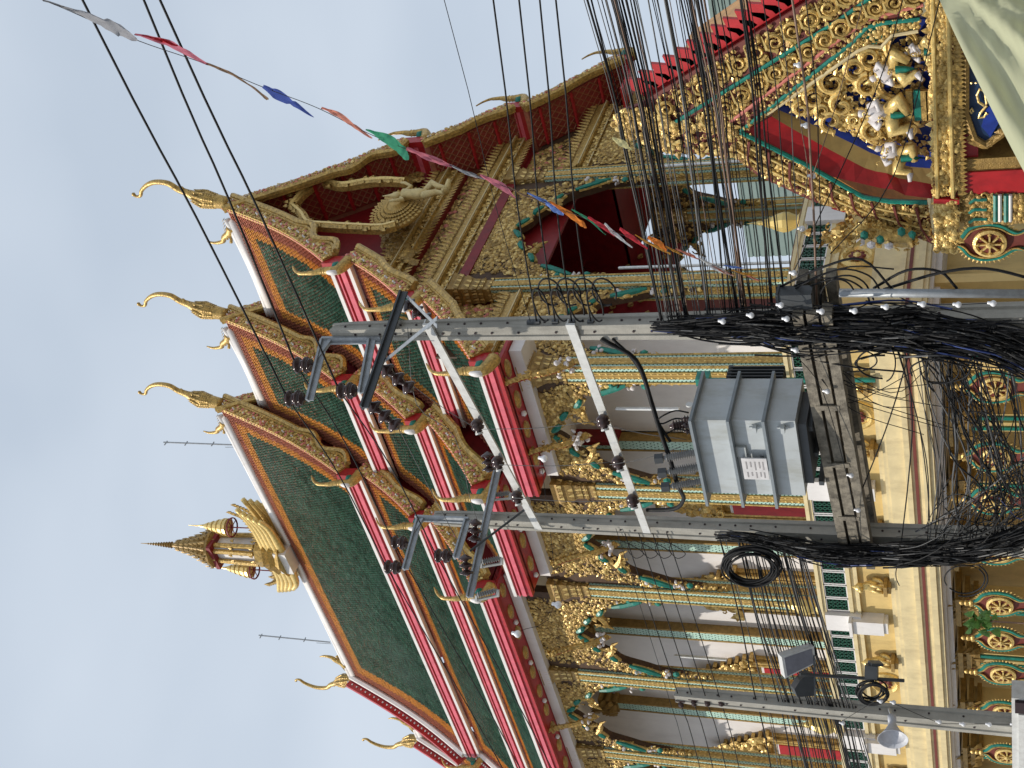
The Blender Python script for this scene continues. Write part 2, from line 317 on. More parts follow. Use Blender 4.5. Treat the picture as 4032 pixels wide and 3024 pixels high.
def chofa_mesh(mir):
    b = MB(); q = lambda x, y: P(x, y, 0, XC)-np.array([XC, .9, 24.8])
    sp = smoothpath([q(900, 800), q(850, 792), q(812, 785), q(775, 775), q(740, 760), q(700, 745), q(661, 722), q(613, 717), q(580, 728), q(558, 750), q(553, 771), q(536, 773), q(520, 760)], 4)
    r = np.interp(np.arange(len(sp)), [0, 4, 8, 12, 16, 20, 32, 40, 44, 47, len(sp)-1], [.2, .24, .3, .2, .12, .1, .075, .055, .04, .065, .02]); b.tube(sp, r, 10, 0)
    b.tube([sp[18], q(721, 748)+np.array([0, -.1, 0]), q(726, 742)], [.09, .05, .01], 6, 0); b.put(lathe([(.01, 0), (.05, .05), (.01, .1)], 6), None, q(748, 752), 1)
    for i in range(4, 13):
        rr = r[i]; F = frame(sp[i+1]-sp[i])
        for a in np.arange(0, 2*math.pi, math.pi/5):
            d = F[:, 0]*math.cos(a)+F[:, 1]*math.sin(a); b.put(LEAF, np.stack([np.cross(F[:, 2], d)*.13, F[:, 2]*.15, d*.13], 1), sp[i]+d*rr*.93, 0)
    # small crested figure riding the ridge behind
    b.tube(smoothpath([(0, .75, .1), (0, .95, .25), (0, 1.1, .5), (0, 1.25, .62), (0, 1.3, .95), (0, 1.22, 1.2)], 4), np.linspace(.16, .02, 21), 7, 0)
    b.put(CURL, np.array([[0, .3, 0], [.35, 0, 0], [0, 0, .4]]), (0, 1.15, .3), 0)
    for i in range(5): b.put(LEAF, np.array([[.1, 0, 0], [0, .12, .1], [0, .1, .2]]), (0, .4+.12*i, .2+.03*i), 0)
    if mir: b.v = [v*np.array([1, -1, 1]) for v in b.v]
    return b.mesh('chofa', [GOLD, DGREY], True, org=np.zeros(3))[0]
CHOFA = {-1: chofa_mesh(False), 1: chofa_mesh(True)}
# ---- bargeboards with carved relief
def barge(Yg, k, j, side, front):
    b = MB(); w0, z0, w1, z1 = tier(k, j); n = 30; hh = .5 if j == 0 else .42
    top, bot, mid = [], [], []
    for i in range(n+1):
        s = i/n; wv, zv = rc(k, j, s); s2 = min(1, s+.02) if s < 1 else s; w2, z2 = rc(k, j, s-.02 if s >= 1 else s2)
        d = np.array([w2-wv, z2-zv])*(-1 if s >= 1 else 1); d /= np.linalg.norm(d); nn = np.array([-d[1], d[0]])  # outward up normal
        if nn[1] < 0: nn = -nn
        wave = 0
        if front: wave = .16*math.sin((s-.55)/.45*3.2*math.pi)*(s > .55) if j == 0 else .1*math.sin(s*2.6*math.pi)*(s > .35)
        to = .14 if front else .5; hh = hh if front else .16
        top.append((wv+nn[0]*to, zv+nn[1]*to)); bot.append((wv-nn[0]*(hh-.1+wave), zv-nn[1]*(hh-.1+wave)))
    sg = -1 if front else 1; yb = Yg; yf = Yg+sg*.14
    X = lambda p_: XC+side*p_[0]
    for i in range(n):
        a, a2, c_, c2 = top[i], top[i+1], bot[i], bot[i+1]
        b.put(slab([(X(a), yb, a[1]), (X(a2), yb, a2[1]), (X(c2), yb, c2[1]), (X(c_), yb, c_[1])], (0, yf-yb, 0)), None, (0, 0, 0), 0 if front else 2)
    if front:
        b.tube([(X(p_), yf-.05, p_[1]) for p_ in bot], .1, 6, 0); b.tube([(X(bot[i])*.78+X(top[i])*.22, yf-.03, bot[i][1]*.78+top[i][1]*.22) for i in range(n+1)], .045, 5, 0)
        ta = np.array(top); ba = np.array(bot); Ls = 6.1 if j == 0 else 3.4
        def fn(u, v, dy=0):
            x = np.interp(u*n, np.arange(n+1), ta[:, 0]); z = np.interp(u*n, np.arange(n+1), ta[:, 1]); x2 = np.interp(u*n, np.arange(n+1), ba[:, 0]); z2 = np.interp(u*n, np.arange(n+1), ba[:, 1])
            v = .08+v*.6; return np.stack([XC+side*(x*(1-v)+x2*v), np.full(len(u), yf-.01), z*(1-v)+z2*v], 1)
        scatter(b, int(Ls*150), fn, .085, (0, -1, 0), (0, 0, 0, 6, 1)); 
        for i in range(int(Ls*2.3)):
            s = (i+.5)/int(Ls*2.3); q = fn(np.array([s]), np.array([.45]))[0]
            b.put(BLOB, np.array([[.08, 0, 0], [0, 0, -.16], [0, .06, 0]]), q, 3)
            b.put(BLOB, np.array([[.06, 0, 0], [0, 0, -.13], [0, .07, 0]]), q+np.array([.05*side, 0, -.06]), random.choice((3, 1)))
        m = int(Ls/.13)
        for i in range(m):                                                               # scalloped crest
            s = (i+.5)/m*n; x = np.interp(s, np.arange(n+1), ta[:, 0]); z = np.interp(s, np.arange(n+1), ta[:, 1])
            b.put(LEAF, np.array([[.1*side, 0, side*.03], [0, .07, 0], [-.06, 0, .15]]), (XC+side*x, yf+.05, z-.02), 4 if side < 0 else 0)
    else:
        for i in range(n):
            a = top[i]; c_ = bot[i]
            b.put(BLOB, np.array([[.1, 0, 0], [0, 0, -.12], [0, .08, 0]]), (X(a)*.7+X(c_)*.3, yb, a[1]*.7+c_[1]*.3), 5)
        b.tube([(X(p_)*.3+X(q_)*.7, yb-.14, p_[1]*.3+q_[1]*.7) for p_, q_ in zip(top, bot)], .13, 6, 5)
    obj('bargeboard', b, [GOLD, ROSE, RED, WHITE, ROSE, WHITE, GOLDB], temple, smooth=False)
    e = tier(k, j)
    if side < 0 or front: inst('naga_finial', NAGA[side], (XC+side*(e[2]+.0), Yg-.05 if front else Yg+.05, e[3]-.72+(.18 if j else 0)), temple)
for Yg, k in ((.9, 0), (5.2, 1), (9.2, 2)):
    for j in range(3):
        for side in (-1, 1): barge(Yg, k, j, side, True)
    inst('chofa', CHOFA[-1], (XC, Yg, 24.8+1.95*k), temple)
for Yg, k in ((24.8, 2), (28.9, 1), (33., 0)):
    for j in range(3): barge(Yg, k, j, -1, False)
    barge(Yg, k, 0, 1, False)
    inst('chofa', CHOFA[1], (XC, Yg, 24.8+1.95*k), temple)
# ---- dark red gable panels of the stepped roofs
for Yg, k in ((5.2, 1), (9.2, 2)):
    b = MB(); pts = []
    for j in range(3): pts += [rc(k, j, s) for s in np.linspace(0, .98, 6)]
    pl = [(XC-a, Yg+.5, z-.16) for a, z in pts] + [(XC+a, Yg+.5, z-.16) for a, z in pts[::-1]]
    b.poly(pl, (0, .1, 0)); 
    for i in range(7):
        for j, s in ((0, .12+.13*i),):
            a, z = rc(k, j, s); b.put(BLOB, np.diag([.14, .14, .2]), (XC-a+.3, Yg-.12, z-.55), 1)
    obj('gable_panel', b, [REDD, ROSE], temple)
# ---- front gable soffit with lattice
b = MB()
for side in (-1, 1):
    for j in range(3):
        for i in range(12):
            s0, s1 = i/12, (i+1)/12; a, z = rc(0, j, s0); a2, z2 = rc(0, j, s1)
            b.put(slab([(XC+side*a, .98, z-.2), (XC+side*a2, .98, z2-.2), (XC+side*a2, 2.3, z2-.2), (XC+side*a, 2.3, z-.2)], (0, 0, -.05)), None, (0, 0, 0), 0)
        Ln = 6.1 if j == 0 else 3.3; m = int(Ln/.26)
        for i in range(-5, m):
            for dr in (1, -1):
                p0 = i/m; p1 = (i+5)/m; y0, y1 = (1.0, 2.25) if dr > 0 else (2.25, 1.0)
                c0, c1 = max(0, p0), min(1, p1)
                if c1 <= c0: continue
                ya = y0+(y1-y0)*(c0-p0)/(p1-p0); yb = y0+(y1-y0)*(c1-p0)/(p1-p0); a, z = rc(0, j, c0); a2, z2 = rc(0, j, c1)
                b.bar((XC+side*a, ya, z-.26), (XC+side*a2, yb, z2-.26), .03, .03, mat=1)
        for s in np.linspace(.08, .98, 7 if j == 0 else 4):
            a, z = rc(0, j, s); b.bar((XC+side*a, 1.0, z-.28), (XC+side*a, 2.3, z-.28), .12, .07, mat=2)
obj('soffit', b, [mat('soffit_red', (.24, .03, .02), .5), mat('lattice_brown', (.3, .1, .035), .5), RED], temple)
# ---- front facade wall, bands, carved field
def halfw(z):                                # half width of the front gable opening at height z
    for j in range(3):
        w0, z0, w1, z1 = tier(0, j)
        if z >= z1-.1: 
            ss_ = np.linspace(0, 1, 40); pp = np.array([rc(0, j, s) for s in ss_]); return float(np.interp(-z-.25, -pp[:, 1], pp[:, 0]))-.1
    return 7.3
b = MB(); zs = np.linspace(12.9, 24.4, 40)
pl = [(XC-halfw(z), 2.4, z) for z in zs] + [(XC+halfw(z), 2.4, z) for z in zs[::-1]]
for i in range(len(zs)-1):
    if zs[i+1] < 14.2: continue
    b.put(slab([(XC-halfw(zs[i]), 2.4, zs[i]), (XC+halfw(zs[i]), 2.4, zs[i]), (XC+halfw(zs[i+1]), 2.4, zs[i+1]), (XC-halfw(zs[i+1]), 2.4, zs[i+1])], (0, .1, 0)), None, (0, 0, 0), 0)
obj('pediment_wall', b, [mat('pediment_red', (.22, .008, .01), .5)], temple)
b = MB()
def field(za, zb, n, x0=None, x1=None, size=.16, y=2.36):
    def fn(u, v):
        z = za+(zb-za)*v; hw = np.array([halfw(t_) for t_ in z])-.25; xa = XC-hw if x0 is None else np.maximum(XC-hw, x0); xb = XC+hw if x1 is None else np.minimum(XC+hw, x1)
        return np.stack([xa+(xb-xa)*u, np.full(len(u), y), z], 1)
    scatter(b, n, fn, size, (0, -1, 0), (0, 0, 0, 1, 2, 2, 3))
field(17.0, 18.4, 4300, size=.12); field(14.4, 16.4, 1700, x1=4.0, size=.12); field(14.4, 16.4, 1700, x0=10.3, size=.12)
obj('carved_field', b, [GOLD, GOLDB, GOLDD, ROSE], temple)
b = MB(); b.box(4.2, 10.8, 2.33, 2.39, 17.0, 18.3); b.box(1.8, 3.9, 2.33, 2.39, 14.4, 16.0); b.box(10.4, 13.2, 2.33, 2.39, 14.4, 16.0); obj('field_ground', b, UMBER, temple)
def band(z, xa, xb, y=2.3, name='cornice_band'):
    b = MB(); b.box(xa, xb, y-.3, y, z-.44, z-.34, 3); b.bar((xa, y-.52, z+.07), (xb, y-.52, z+.07), .03, .03, mat=4); b.bar((xa, y-.36, z-.17), (xb, y-.36, z-.17), .03, .03, mat=4); b.box(xa, xb, y-.34, y+.1, z-.18, z+.02, 0); b.box(xa, xb, y-.5, y+.1, z+.02, z+.12, 0); b.box(xa, xb, y-.4, y+.1, z+.22, z+.38, 0); b.box(xa, xb, y-.44, y, z+.16, z+.2, 2); b.box(xa, xb, y-.26, y+.1, z-.34, z-.18, 0)
    n = int((xb-xa)/.17)
    for i in range(n):
        x = xa+(i+.5)*(xb-xa)/n
        b.put(LEAF, np.array([[.15, 0, 0], [0, -.1, .12], [0, -.3, -.14]]).T @ np.diag([1, 1, 1]) if False else np.array([[.16, 0, 0], [0, -.06, -.1], [0, -.26, .1]]), (x, y-.28, z-.3), 0)
        b.put(LEAF, np.array([[.16, 0, 0], [0, -.05, -.1], [0, .28, .08]]), (x, y-.45, z+.36), 0)
    scatter(b, int((xb-xa)*60), lambda u, v: np.stack([xa+(xb-xa)*u, np.full(len(u), y-.36), z-.16+.14*v], 1), .09, (0, -1, 0), (0, 0, 1))
    obj(name, b, [GOLD, GOLDB, OCHRE, REDD, CREAM], temple)
band(16.65, 2.6, 12.4); band(14.05, .95, 3.95); band(14.05, 10.3, 14.1)
band(18.45, 4.4, 10.7, 2.35)
# red recess strip under the upper band
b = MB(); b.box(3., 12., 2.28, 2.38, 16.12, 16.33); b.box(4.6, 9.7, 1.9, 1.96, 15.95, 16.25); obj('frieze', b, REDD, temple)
# ---- niche with winged deity
b = MB(); Yn = 1.15
out = [P(x, y, 1, Yn) for x, y in ((1150, 815), (1195, 765), (1265, 722), (1350, 735), (1440, 722), (1520, 715), (1600, 720))]
out2 = [P(x, y, 1, Yn) for x, y in ((1150, 815), (1190, 850), (1215, 885), (1280, 893), (1400, 900), (1500, 903), (1560, 890))]
for o_ in (out, out2):
    sp = smoothpath(o_, 6); b.tube(sp, .17, 6, 0); b.tube(sp+np.array([0, -.12, 0]), .07, 5, 1)
    for i in range(len(sp)): b.put(LEAF, np.array([[.18, 0, 0], [0, .05, -.2], [0, .18, .12]]) , sp[i]+np.array([rng.normal(0, .1), -.12, rng.normal(0, .1)]), 0)
niche = obj('niche_frame', b, [GOLD, GOLDB], temple)
b = MB(); c0 = P(1585, 830, 1, 1.3)
b.put(lathe([(.01, .1), (.85, .1), (.85, 0)], 24), np.array([[1, 0, 0], [0, 0, -1], [0, .8, 0]]), c0+np.array([0, .12, .1]), 0)
b.put(lathe([(.01, .3), (.25, .26), (.42, .12), (.42, 0)], 20), np.array([[1, 0, 0], [0, 0, -1], [0, .8, 0]]), c0+np.array([0, -.1, .1]), 0)
for rr in (1.0, .85, .7, .55, .4):
    b.put(lathe([(rr, 0), (rr-.05, .08), (rr-.12, .1), (rr-.16, 0)], 26), np.array([[1, 0, 0], [0, 0, -1], [0, .75, 0]]), c0+np.array([0, (1.0-rr)*-.25, .1]), 0)
    for a in np.arange(0, 2*math.pi, .16): b.put(LEAF, np.array([[.14*math.cos(a+1.57), .14*math.cos(a), 0], [0, 0, -.1], [.14*math.sin(a+1.57)*.75, .14*math.sin(a)*.75, 0]]), c0+np.array([rr*math.cos(a), -.1-(1.0-rr)*.25, .1+rr*math.sin(a)*.75]), 0)
obj('halo_disc', b, [OCHRE], niche)
b = MB(); D = lambda dx, dz, dy=0: c0+np.array([dx*.62+.15, -.45+dy*.6, dz*.62-.35])
b.tube([D(0, -.9), D(0, -.4), D(.02, 0), D(0, .35), D(0, .5)], [.13, .17, .15, .19, .07], 10, 0)       # torso
b.put(lathe([(.02, -.2), (.16, -.1), (.18, .05), (.14, .2), (.1, .3), (.06, .5), (.02, .8)], 10), np.eye(3)*.62, D(0, .68), 0)
for sg in (-1, 1):
    b.tube([D(sg*.28, .4), D(sg*.6, .15, -.1), D(sg*.75, .5, -.2), D(sg*.8, .75, -.2)], [.07, .06, .05, .03], 8, 0)
    b.tube([D(sg*.15, -.75), D(sg*.5, -1.05, -.25), D(sg*.25, -1.4, -.2), D(sg*.2, -1.85, -.1), D(sg*.32, -1.95, -.4)], [.13, .12, .09, .07, .05], 8, 0)
    b.tube([D(sg*.1, -1.9, -.1), D(sg*.45, -1.95, -.45)], [.12, .05], 6, 0)
obj('deity_figure', b, [mat('figure_gold', (.66, .52, .24), .5, .1, .15, 6)], niche, smooth=True)
# gold brackets crossing the red field
for (a0, a1) in (((1560, 905), (1590, 1060)), ((1610, 740), (1640, 640))):
    b = MB(); p0, p1 = P(*a0, 1, 2.2), P(*a1, 1, 2.2); b.bar(p0, p1, .3, .5, (0, 1, 0), 0)
    scatter(b, 260, lambda u, v: p0+(p1-p0)*u[:, None]+np.array([.1, 0, 1])*((v-.5)*.9)[:, None]+np.array([0, -.25, 0]), .2, (0, -1, 0), (0, 0, 1)); obj('carved_bracket', b, [GOLDD, GOLD], temple)
# ---- columns
STUD = T([(-.5, 0, 0), (0, -.5, .0), (.5, 0, 0), (0, .5, 0), (0, 0, .2)], [(0, 1, 4), (1, 2, 4), (2, 3, 4), (3, 0, 4)])
def column_meshes(zb, zt, hw=.235, simple=False):
    """shaft with gilt ribs between mosaic strips, and a lotus capital; origin on the axis at zb"""
    b = MB(); ch = 1.2; H = zt-zb-ch; t = lambda z: 1+.12*(1-z/H)
    b.put(T([(sx*hw*.97*t(z), sy*hw*.97*t(z), z) for z in (0, H) for sx, sy in ((-1, -1), (1, -1), (1, 1), (-1, 1))], [(0, 1, 2, 3)[::-1], (4, 5, 6, 7)] + [(i, (i+1) % 4, 4+(i+1) % 4, 4+i) for i in range(4)]), None, (0, 0, 0), 2)
    for a in range(4):
        R = np.array([[math.cos(a*math.pi/2), -math.sin(a*math.pi/2), 0], [math.sin(a*math.pi/2), math.cos(a*math.pi/2), 0], [0, 0, 1]])
        n0 = len(b.v)
        for x, r, m in ((-.96, .028, 0), (.96, .028, 0), (-.33, .032, 0), (-.11, .034, 4), (.11, .034, 4), (.33, .032, 0)):
            b.tube([(x*hw*t(0), -hw*t(0)*1.03, 0), (x*hw*t(H), -hw*t(H)*1.03, H)], r, 5, m)
        if not simple:
            k = int(H/.1)
            zz = (np.arange(k)+.5)*H/k
            for x in (-.64, .64):
                for dx, odd in ((-.035, 0), (.035, 1)):
                    z_ = zz + (.05 if odd else 0); tt = 1+.12*(1-z_/H)
                    b.many(STUD, np.array([[.036, 0, 0], [0, 0, -.1], [0, .046, 0]]), np.stack([x*hw*tt+dx*.8, -hw*tt*.975-.003, z_], 1), 3)
            k2 = int(H/.16); z_ = (np.arange(k2)+.5)*H/k2; tt = 1+.12*(1-z_/H)
            for x in (-.24, .24): b.many(BLOB, np.array([[.07, 0, 0], [0, 0, -.09], [0, .08, 0]]), np.stack([x*hw*tt, -hw*tt*1.0, z_], 1), 1)
        for i in range(n0, len(b.v)): b.v[i] = b.v[i] @ R.T
    for z in (0, .12, .24): b.box(-hw*1.35+z*.3, hw*1.35-z*.3, -hw*1.35+z*.3, hw*1.35-z*.3, z, z+.1, 0)
    sh = b.mesh('shaft', [GOLD, GOLDB, MINT, DTEAL, OCHRE], False, org=np.zeros(3))[0]
    b = MB(); prof = [(.34, 0), (.42, .1), (.36, .16), (.36, .34), (.46, .42), (.38, .5), (.42, .85), (.56, 1.2), (.5, 1.24), (.62, 1.5), (.58, 1.6), (.66, 1.75), (.5, 1.78)]
    q = lathe([(r*.84, z*.69) for r, z in prof], 4); R45 = np.array([[.7071, -.7071, 0], [.7071, .7071, 0], [0, 0, 1]]); b.put(q, R45, (0, 0, 0), 0)
    for z, r, s, m in ((.03, .26, .1, 6), (.26, .25, .14, 5), (.42, .25, .18, 5), (.65, .28, .22, 5), (.92, .35, .16, 6)):
        for a in range(4):
            ca, sa = math.cos(a*math.pi/2), math.sin(a*math.pi/2)
            for i in range(m):
                x = ((i+.5)/m-.5)*2*r*.95; M = np.array([[(2*r/m)*.95, 0, 0], [0, -.1*s, -s*.5], [0, s*.85, -.05]])
                Rz = np.array([[ca, -sa, 0], [sa, ca, 0], [0, 0, 1]]); b.put(LEAF, Rz @ M, Rz @ np.array([x, -r*1.0, z]), i % 2)
    cp = b.mesh('capital', [GOLDD, GOLDB], False, org=np.zeros(3))[0]
    return sh, cp, H
ZF = 5.62
tops = [13.25, 13.3, 14.35, 15.55, 15.55, 15.55, 14.35, 13.3]
CM = {z: column_meshes(ZF, z) for z in (13.25, 13.3, 14.35, 15.55, 16.25)}
CS = {z: column_meshes(ZF, z, simple=True) for z in (13.25, 13.3, 14.35, 15.55)}
YC = [2.1+4.03*i for i in range(8)]
def put_col(x, y, top, lib=CM, s=1.0):
    sh, cp, H = lib[top]; a = inst('column', sh, (x, y, ZF), temple); c_ = inst('capital', cp, (x, y, ZF+H), a)
    return a
for y, tp in zip(YC, tops): put_col(1.0, y, tp)
for x in (4.35, 9.9): put_col(x, 2.1, 16.25)
for y, tp in list(zip(YC, tops))[:4]: put_col(14.0, y, tp, CS)
# ---- cusped arches between the columns
def arch(p0, p1, top, inner=.27, ztop=None, deep=3.5, dens=1.0):
    """p0, p1 column axes (x,y); carved spandrel, teal edge, hanging ornament along the column sides"""
    p0 = np.array([*p0, 0.]); p1 = np.array([*p1, 0.]); d = p1-p0; Ls = np.linalg.norm(d); d /= Ls; nrm = np.array([d[1], -d[0], 0]); 
    if nrm @ np.array([-1, -1, 0]) < 0: nrm = -nrm
    hwid = Ls/2; ztop = ztop or top+.1; k = (hwid-inner)/1.6
    cx = np.array([0, .08, .3, .42, .75, .85, 1.2, 1.6])*k; cz = np.array([-deep, -2.6, -1.95, -1.55, -1.15, -.95, -.7, -.32])
    xs = np.linspace(0, hwid-inner, 22); zc = np.interp(xs, cx, cz)
    zc = zc - .09*np.abs(np.sin(xs/k*math.pi*1.9))
    b = MB(); th = .26
    full = []
    for sgn in (0, 1):
        for i in range(len(xs)-1):
            a0 = inner+xs[i]; a1 = inner+xs[i+1]; q = (lambda a: p0+d*a) if sgn == 0 else (lambda a: p1-d*a)
            A, B = q(a0)-nrm*th/2, q(a1)-nrm*th/2
            b.put(slab([A+[0, 0, top+zc[i]], B+[0, 0, top+zc[i+1]], B+[0, 0, ztop], A+[0, 0, ztop]], nrm*th), None, (0, 0, 0), 0)
        # carved leaves over the spandrel
        def fn(u, v, q=q):
            a = u**.7*(hwid-inner); zz = np.interp(a, xs, zc); z = top+zz+.05+(ztop-top-zz-.05)*v
            z = np.where(zz < -2.2, top+zz+v*1.6, z)
            base = (p0 if sgn == 0 else p1)[None]+(1 if sgn == 0 else -1)*d[None]*(inner+a)[:, None]; return base+np.stack([0*z, 0*z, z], 1)+nrm*(th/2)
        scatter(b, int(1150*hwid/2*dens), fn, .1, nrm, (6, 6, 1, 1, 2))  # darker gold leaves put the shade under the eaves into the colour
        edge = [q(inner+x)+nrm*(th/2+.05)+np.array([0, 0, top+z]) for x, z in zip(xs, zc)]
        for s0, s1 in ((1, 6), (7, 11), (12, 16), (17, 21)):
            seg = np.array(edge[s0:s1]); b.tube(seg+np.array([0, 0, .05]), [.05]+[.085]*(len(seg)-2)+[.05], 6, 3)
            b.tube(seg-nrm*.05+np.array([0, 0, -.05]), .05, 5, 4)
        # figures and flames hanging beside the shaft
        for i in range(105):
            f = i/105; z = top-1.75-f*(deep-1.1); q0 = q(inner-.04+rng.random()*(.1+.26*(1-f)*abs(math.sin(f*9))))+np.array([0, 0, z]); s = .125*(1.2-f*.4)
            mt = random.choice((0, 1, 1, 1, 2))
            b.put(random.choice((CURL, BLOB, LEAF)), frame(nrm+rng.normal(0, .4, 3))*s*1.5, q0+nrm*.08, mt)
        for f in (.12, .5): 
            z = top-1.7-f*2.2; q0 = q(inner+.15)+np.array([0, 0, z])
            for _ in range(6): b.put(BLOB, frame(rng.normal(0, 1, 3))*.13, q0+nrm*.12+rng.normal(0, .07, 3), 5)
            b.put(BLOB, frame(nrm)*.22, q0+nrm*.1+np.array([0, 0, -.3]), 3)
        # flying flame at the cusp
        q0 = q(inner+.75*k)+np.array([0, 0, top-1.15])
        dd = d if sgn == 0 else -d
        b.tube([q0+nrm*.15, q0+dd*.22+[0, 0, -.15]+nrm*.15, q0+dd*.5+[0, 0, -.22]+nrm*.15, q0+dd*.62+[0, 0, -.4]+nrm*.15], [.11, .1, .06, .02], 6, 1)
        for _ in range(14): b.put(LEAF, frame(nrm+rng.normal(0, .5, 3))*.13, q0+dd*rng.uniform(0, .5)+[0, 0, rng.uniform(-.4, .1)]+nrm*.2, 1)
    obj('arch', b, [UMBER, GOLD, GOLDB, TEAL, GOLD, SKIN, GOLDD], temple)
for i in range(7): 
    arch((1.0, YC[i]), (1.0, YC[i+1]), min(tops[i], tops[i+1])-.0, ztop=max(tops[i], tops[i+1])+.05)
arch((1.0, 2.1), (4.35, 2.1), 13.3, ztop=13.75); arch((9.9, 2.1), (14.0, 2.1), 13.3, ztop=13.75); arch((4.35, 2.1), (9.9, 2.1), 15.6, ztop=16.35, dens=1.1, deep=4.2)
for i in range(2): arch((14.0, YC[i]), (14.0, YC[i+1]), 13.3, dens=.35)
# ---- eaves: red soffit with gold flowers and white beam, per bay
_q = MB(); _q.put(lathe([(.02, -.01), (.3, 0), (.28, .04), (.12, .06), (.02, .08)], 10), np.array([[.55, 0, 0], [0, .9, 0], [0, 0, -1]])); FLW = _q.mesh('soffit_flower', GOLD, False, org=np.zeros(3))[0]
_q = MB(); _q.put(lathe([(.02, 0), (.07, .03), (.08, .1), (.02, .15)], 8), np.diag([1, 1, -1])); BLB = _q.mesh('soffit_bulb', GLASSW, True, org=np.zeros(3))[0]
for Y0, Y1, k in BAYS:
    z1 = tier(k, 2)[3]-.56; b = MB(); xo = XC-7.5
    b.box(xo, 1.55, Y0+.15, Y1-.1, z1+.02, z1+.1, 0); 
    b.box(.62, 1.5, Y0+.3, Y1-.1, z1-.32, z1+.0, 1)
    so = obj('eave_soffit', b, [RED, PLAST], temple)
    n = int((Y1-Y0)/.95)
    for i in range(n):
        y = Y0+.6+i*(Y1-Y0-.6)/max(n, 1)
        inst('soffit_flower', FLW, (xo+.32, y, z1+.02), so)
        if i % 2: inst('soffit_bulb', BLB, (xo+.3, y+.45, z1+.02), so)
    # walls under the right hand eave
    b = MB(); b.box(2*XC-1.6, 2*XC-xo, Y0+.15, Y1-.1, z1, z1+.1, 0); obj('eave_soffit', b, [RED], temple)
    # gallery ceiling and outer frieze between capital tops and eaves
    zc = {0: 13.35, 1: 14.4, 2: 15.6}[k]
    b = MB(); b.box(1.1, 3.2, max(Y0, 2.2), Y1, zc+.06, zc+.2); obj('gallery_ceiling', b, PLAST, temple)
# carved brackets from the column row up to the eave
def bracket(y, top, x=1.0):
    b = MB(); p = smoothpath([(x-.2, y, top-1.5), (x-.55, y, top-1.0), (x-.75, y, top-.4), (x-1.0, y, top+.05)], 5)
    b.tube(p, np.linspace(.1, .05, len(p)), 6, 0); b.tube(p+np.array([0, .07, -.05]), .03, 4, 2)
    for i, q in enumerate(p): b.put(LEAF, np.array([[0, .0, -.2], [.16, 0, 0], [0, -.12, -.12]]), q, 0); b.put(BLOB, np.eye(3)*.14, q+np.array([0, .05, 0]), 0)
    for _ in range(16): b.put(BLOB, frame(rng.normal(0, 1, 3))*.15, p[2]+rng.normal(0, .1, 3), 1)
    for _ in range(60): b.put(random.choice((LEAF, CURL)), frame(rng.normal(0, 1, 3))*.12, p[rng.integers(2, len(p))]+rng.normal(0, .05, 3), 0)
    obj('eave_bracket', b, [GOLD, SKIN, RED], temple)
for i in range(7):
    bracket(YC[i]+2.0, min(tops[i], tops[i+1])+.2)
bracket(YC[0]-.4, 13.3)
# ---- inner walls
b = MB()
for Y0, Y1, zc in ((6.15, 8.2, 13.5), (8.2, 12.2, 14.5), (12.2, 24.6, 15.7), (24.6, 29, 14.5)): b.box(3.2, 3.4, Y0, Y1, ZF, zc)
b.box(3.2, 10.2, 6.15, 6.3, ZF, 12.0); b.box(3.2, 3.35, 2.55, 6.15, ZF, 13.4); b.box(1.1, 3.3, 2.4, 6.15, 13.3, 13.36)
wall_in = obj('inner_wall', b, PLAST, temple)
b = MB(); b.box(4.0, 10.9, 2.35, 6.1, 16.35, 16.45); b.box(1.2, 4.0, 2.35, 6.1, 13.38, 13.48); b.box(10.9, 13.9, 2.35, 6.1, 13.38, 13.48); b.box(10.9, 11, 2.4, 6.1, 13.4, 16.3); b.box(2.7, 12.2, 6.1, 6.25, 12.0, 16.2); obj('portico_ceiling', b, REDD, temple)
b = MB()
for a in range(90):
    b.put(CURL, frame((0, -1, .2))*.3, (3.5+rng.random()*9, 6.02, 12.2+rng.random()*3.8), 0)
obj('ceiling_relief', b, [GOLDD], temple, kind='stuff'); b = MB()
b.box(5.9, 8.6, 6.05, 6.14, ZF, 10.6, 1); b.box(4.0, 10.1, 6.08, 6.13, ZF, 12, 2)
obj('inner_front', b, [GOLDD, DARK, MAROON], temple)
pil = MB(); H = 9.4
pil.box(-.3, .12, -.19, .19, 0, H, 0)
for y in (-.19, .19): pil.tube([(-.32, y, 0), (-.32, y, H)], .04, 5, 0)
for y in (-.1, 0, .1):
    pil.box(-.33, -.3, y-.05, y+.05, .2, H-.6, 1)
    zz = np.arange(.3, H-.7, .1); pil.many(STUD, np.array([[0, 0, -.1], [.04, 0, 0], [0, .05, 0]]), np.stack([np.full(len(zz), -.333), y+.028*(-1)**np.arange(len(zz)), zz], 1), 2)
for z, r in ((H-.6, .27), (H-.35, .32), (H-.1, .38), (0, .3), (.2, .27)): pil.box(-.3-r*.4, .12, -r, r, z, z+.14, 0)
for i in range(26): pil.put(LEAF, frame((-1, rng.normal(0, .4), -.6))*.3, (-.42, rng.uniform(-.28, .28), H-.6+rng.uniform(0, .7)), 0)
PIL = pil.mesh('pilaster', [GOLDD, MINT, DTEAL], False, org=np.zeros(3))[0]
for i, y in enumerate(YC[1:7]):
    inst('pilaster', PIL, (3.2, y+.25, ZF), temple)
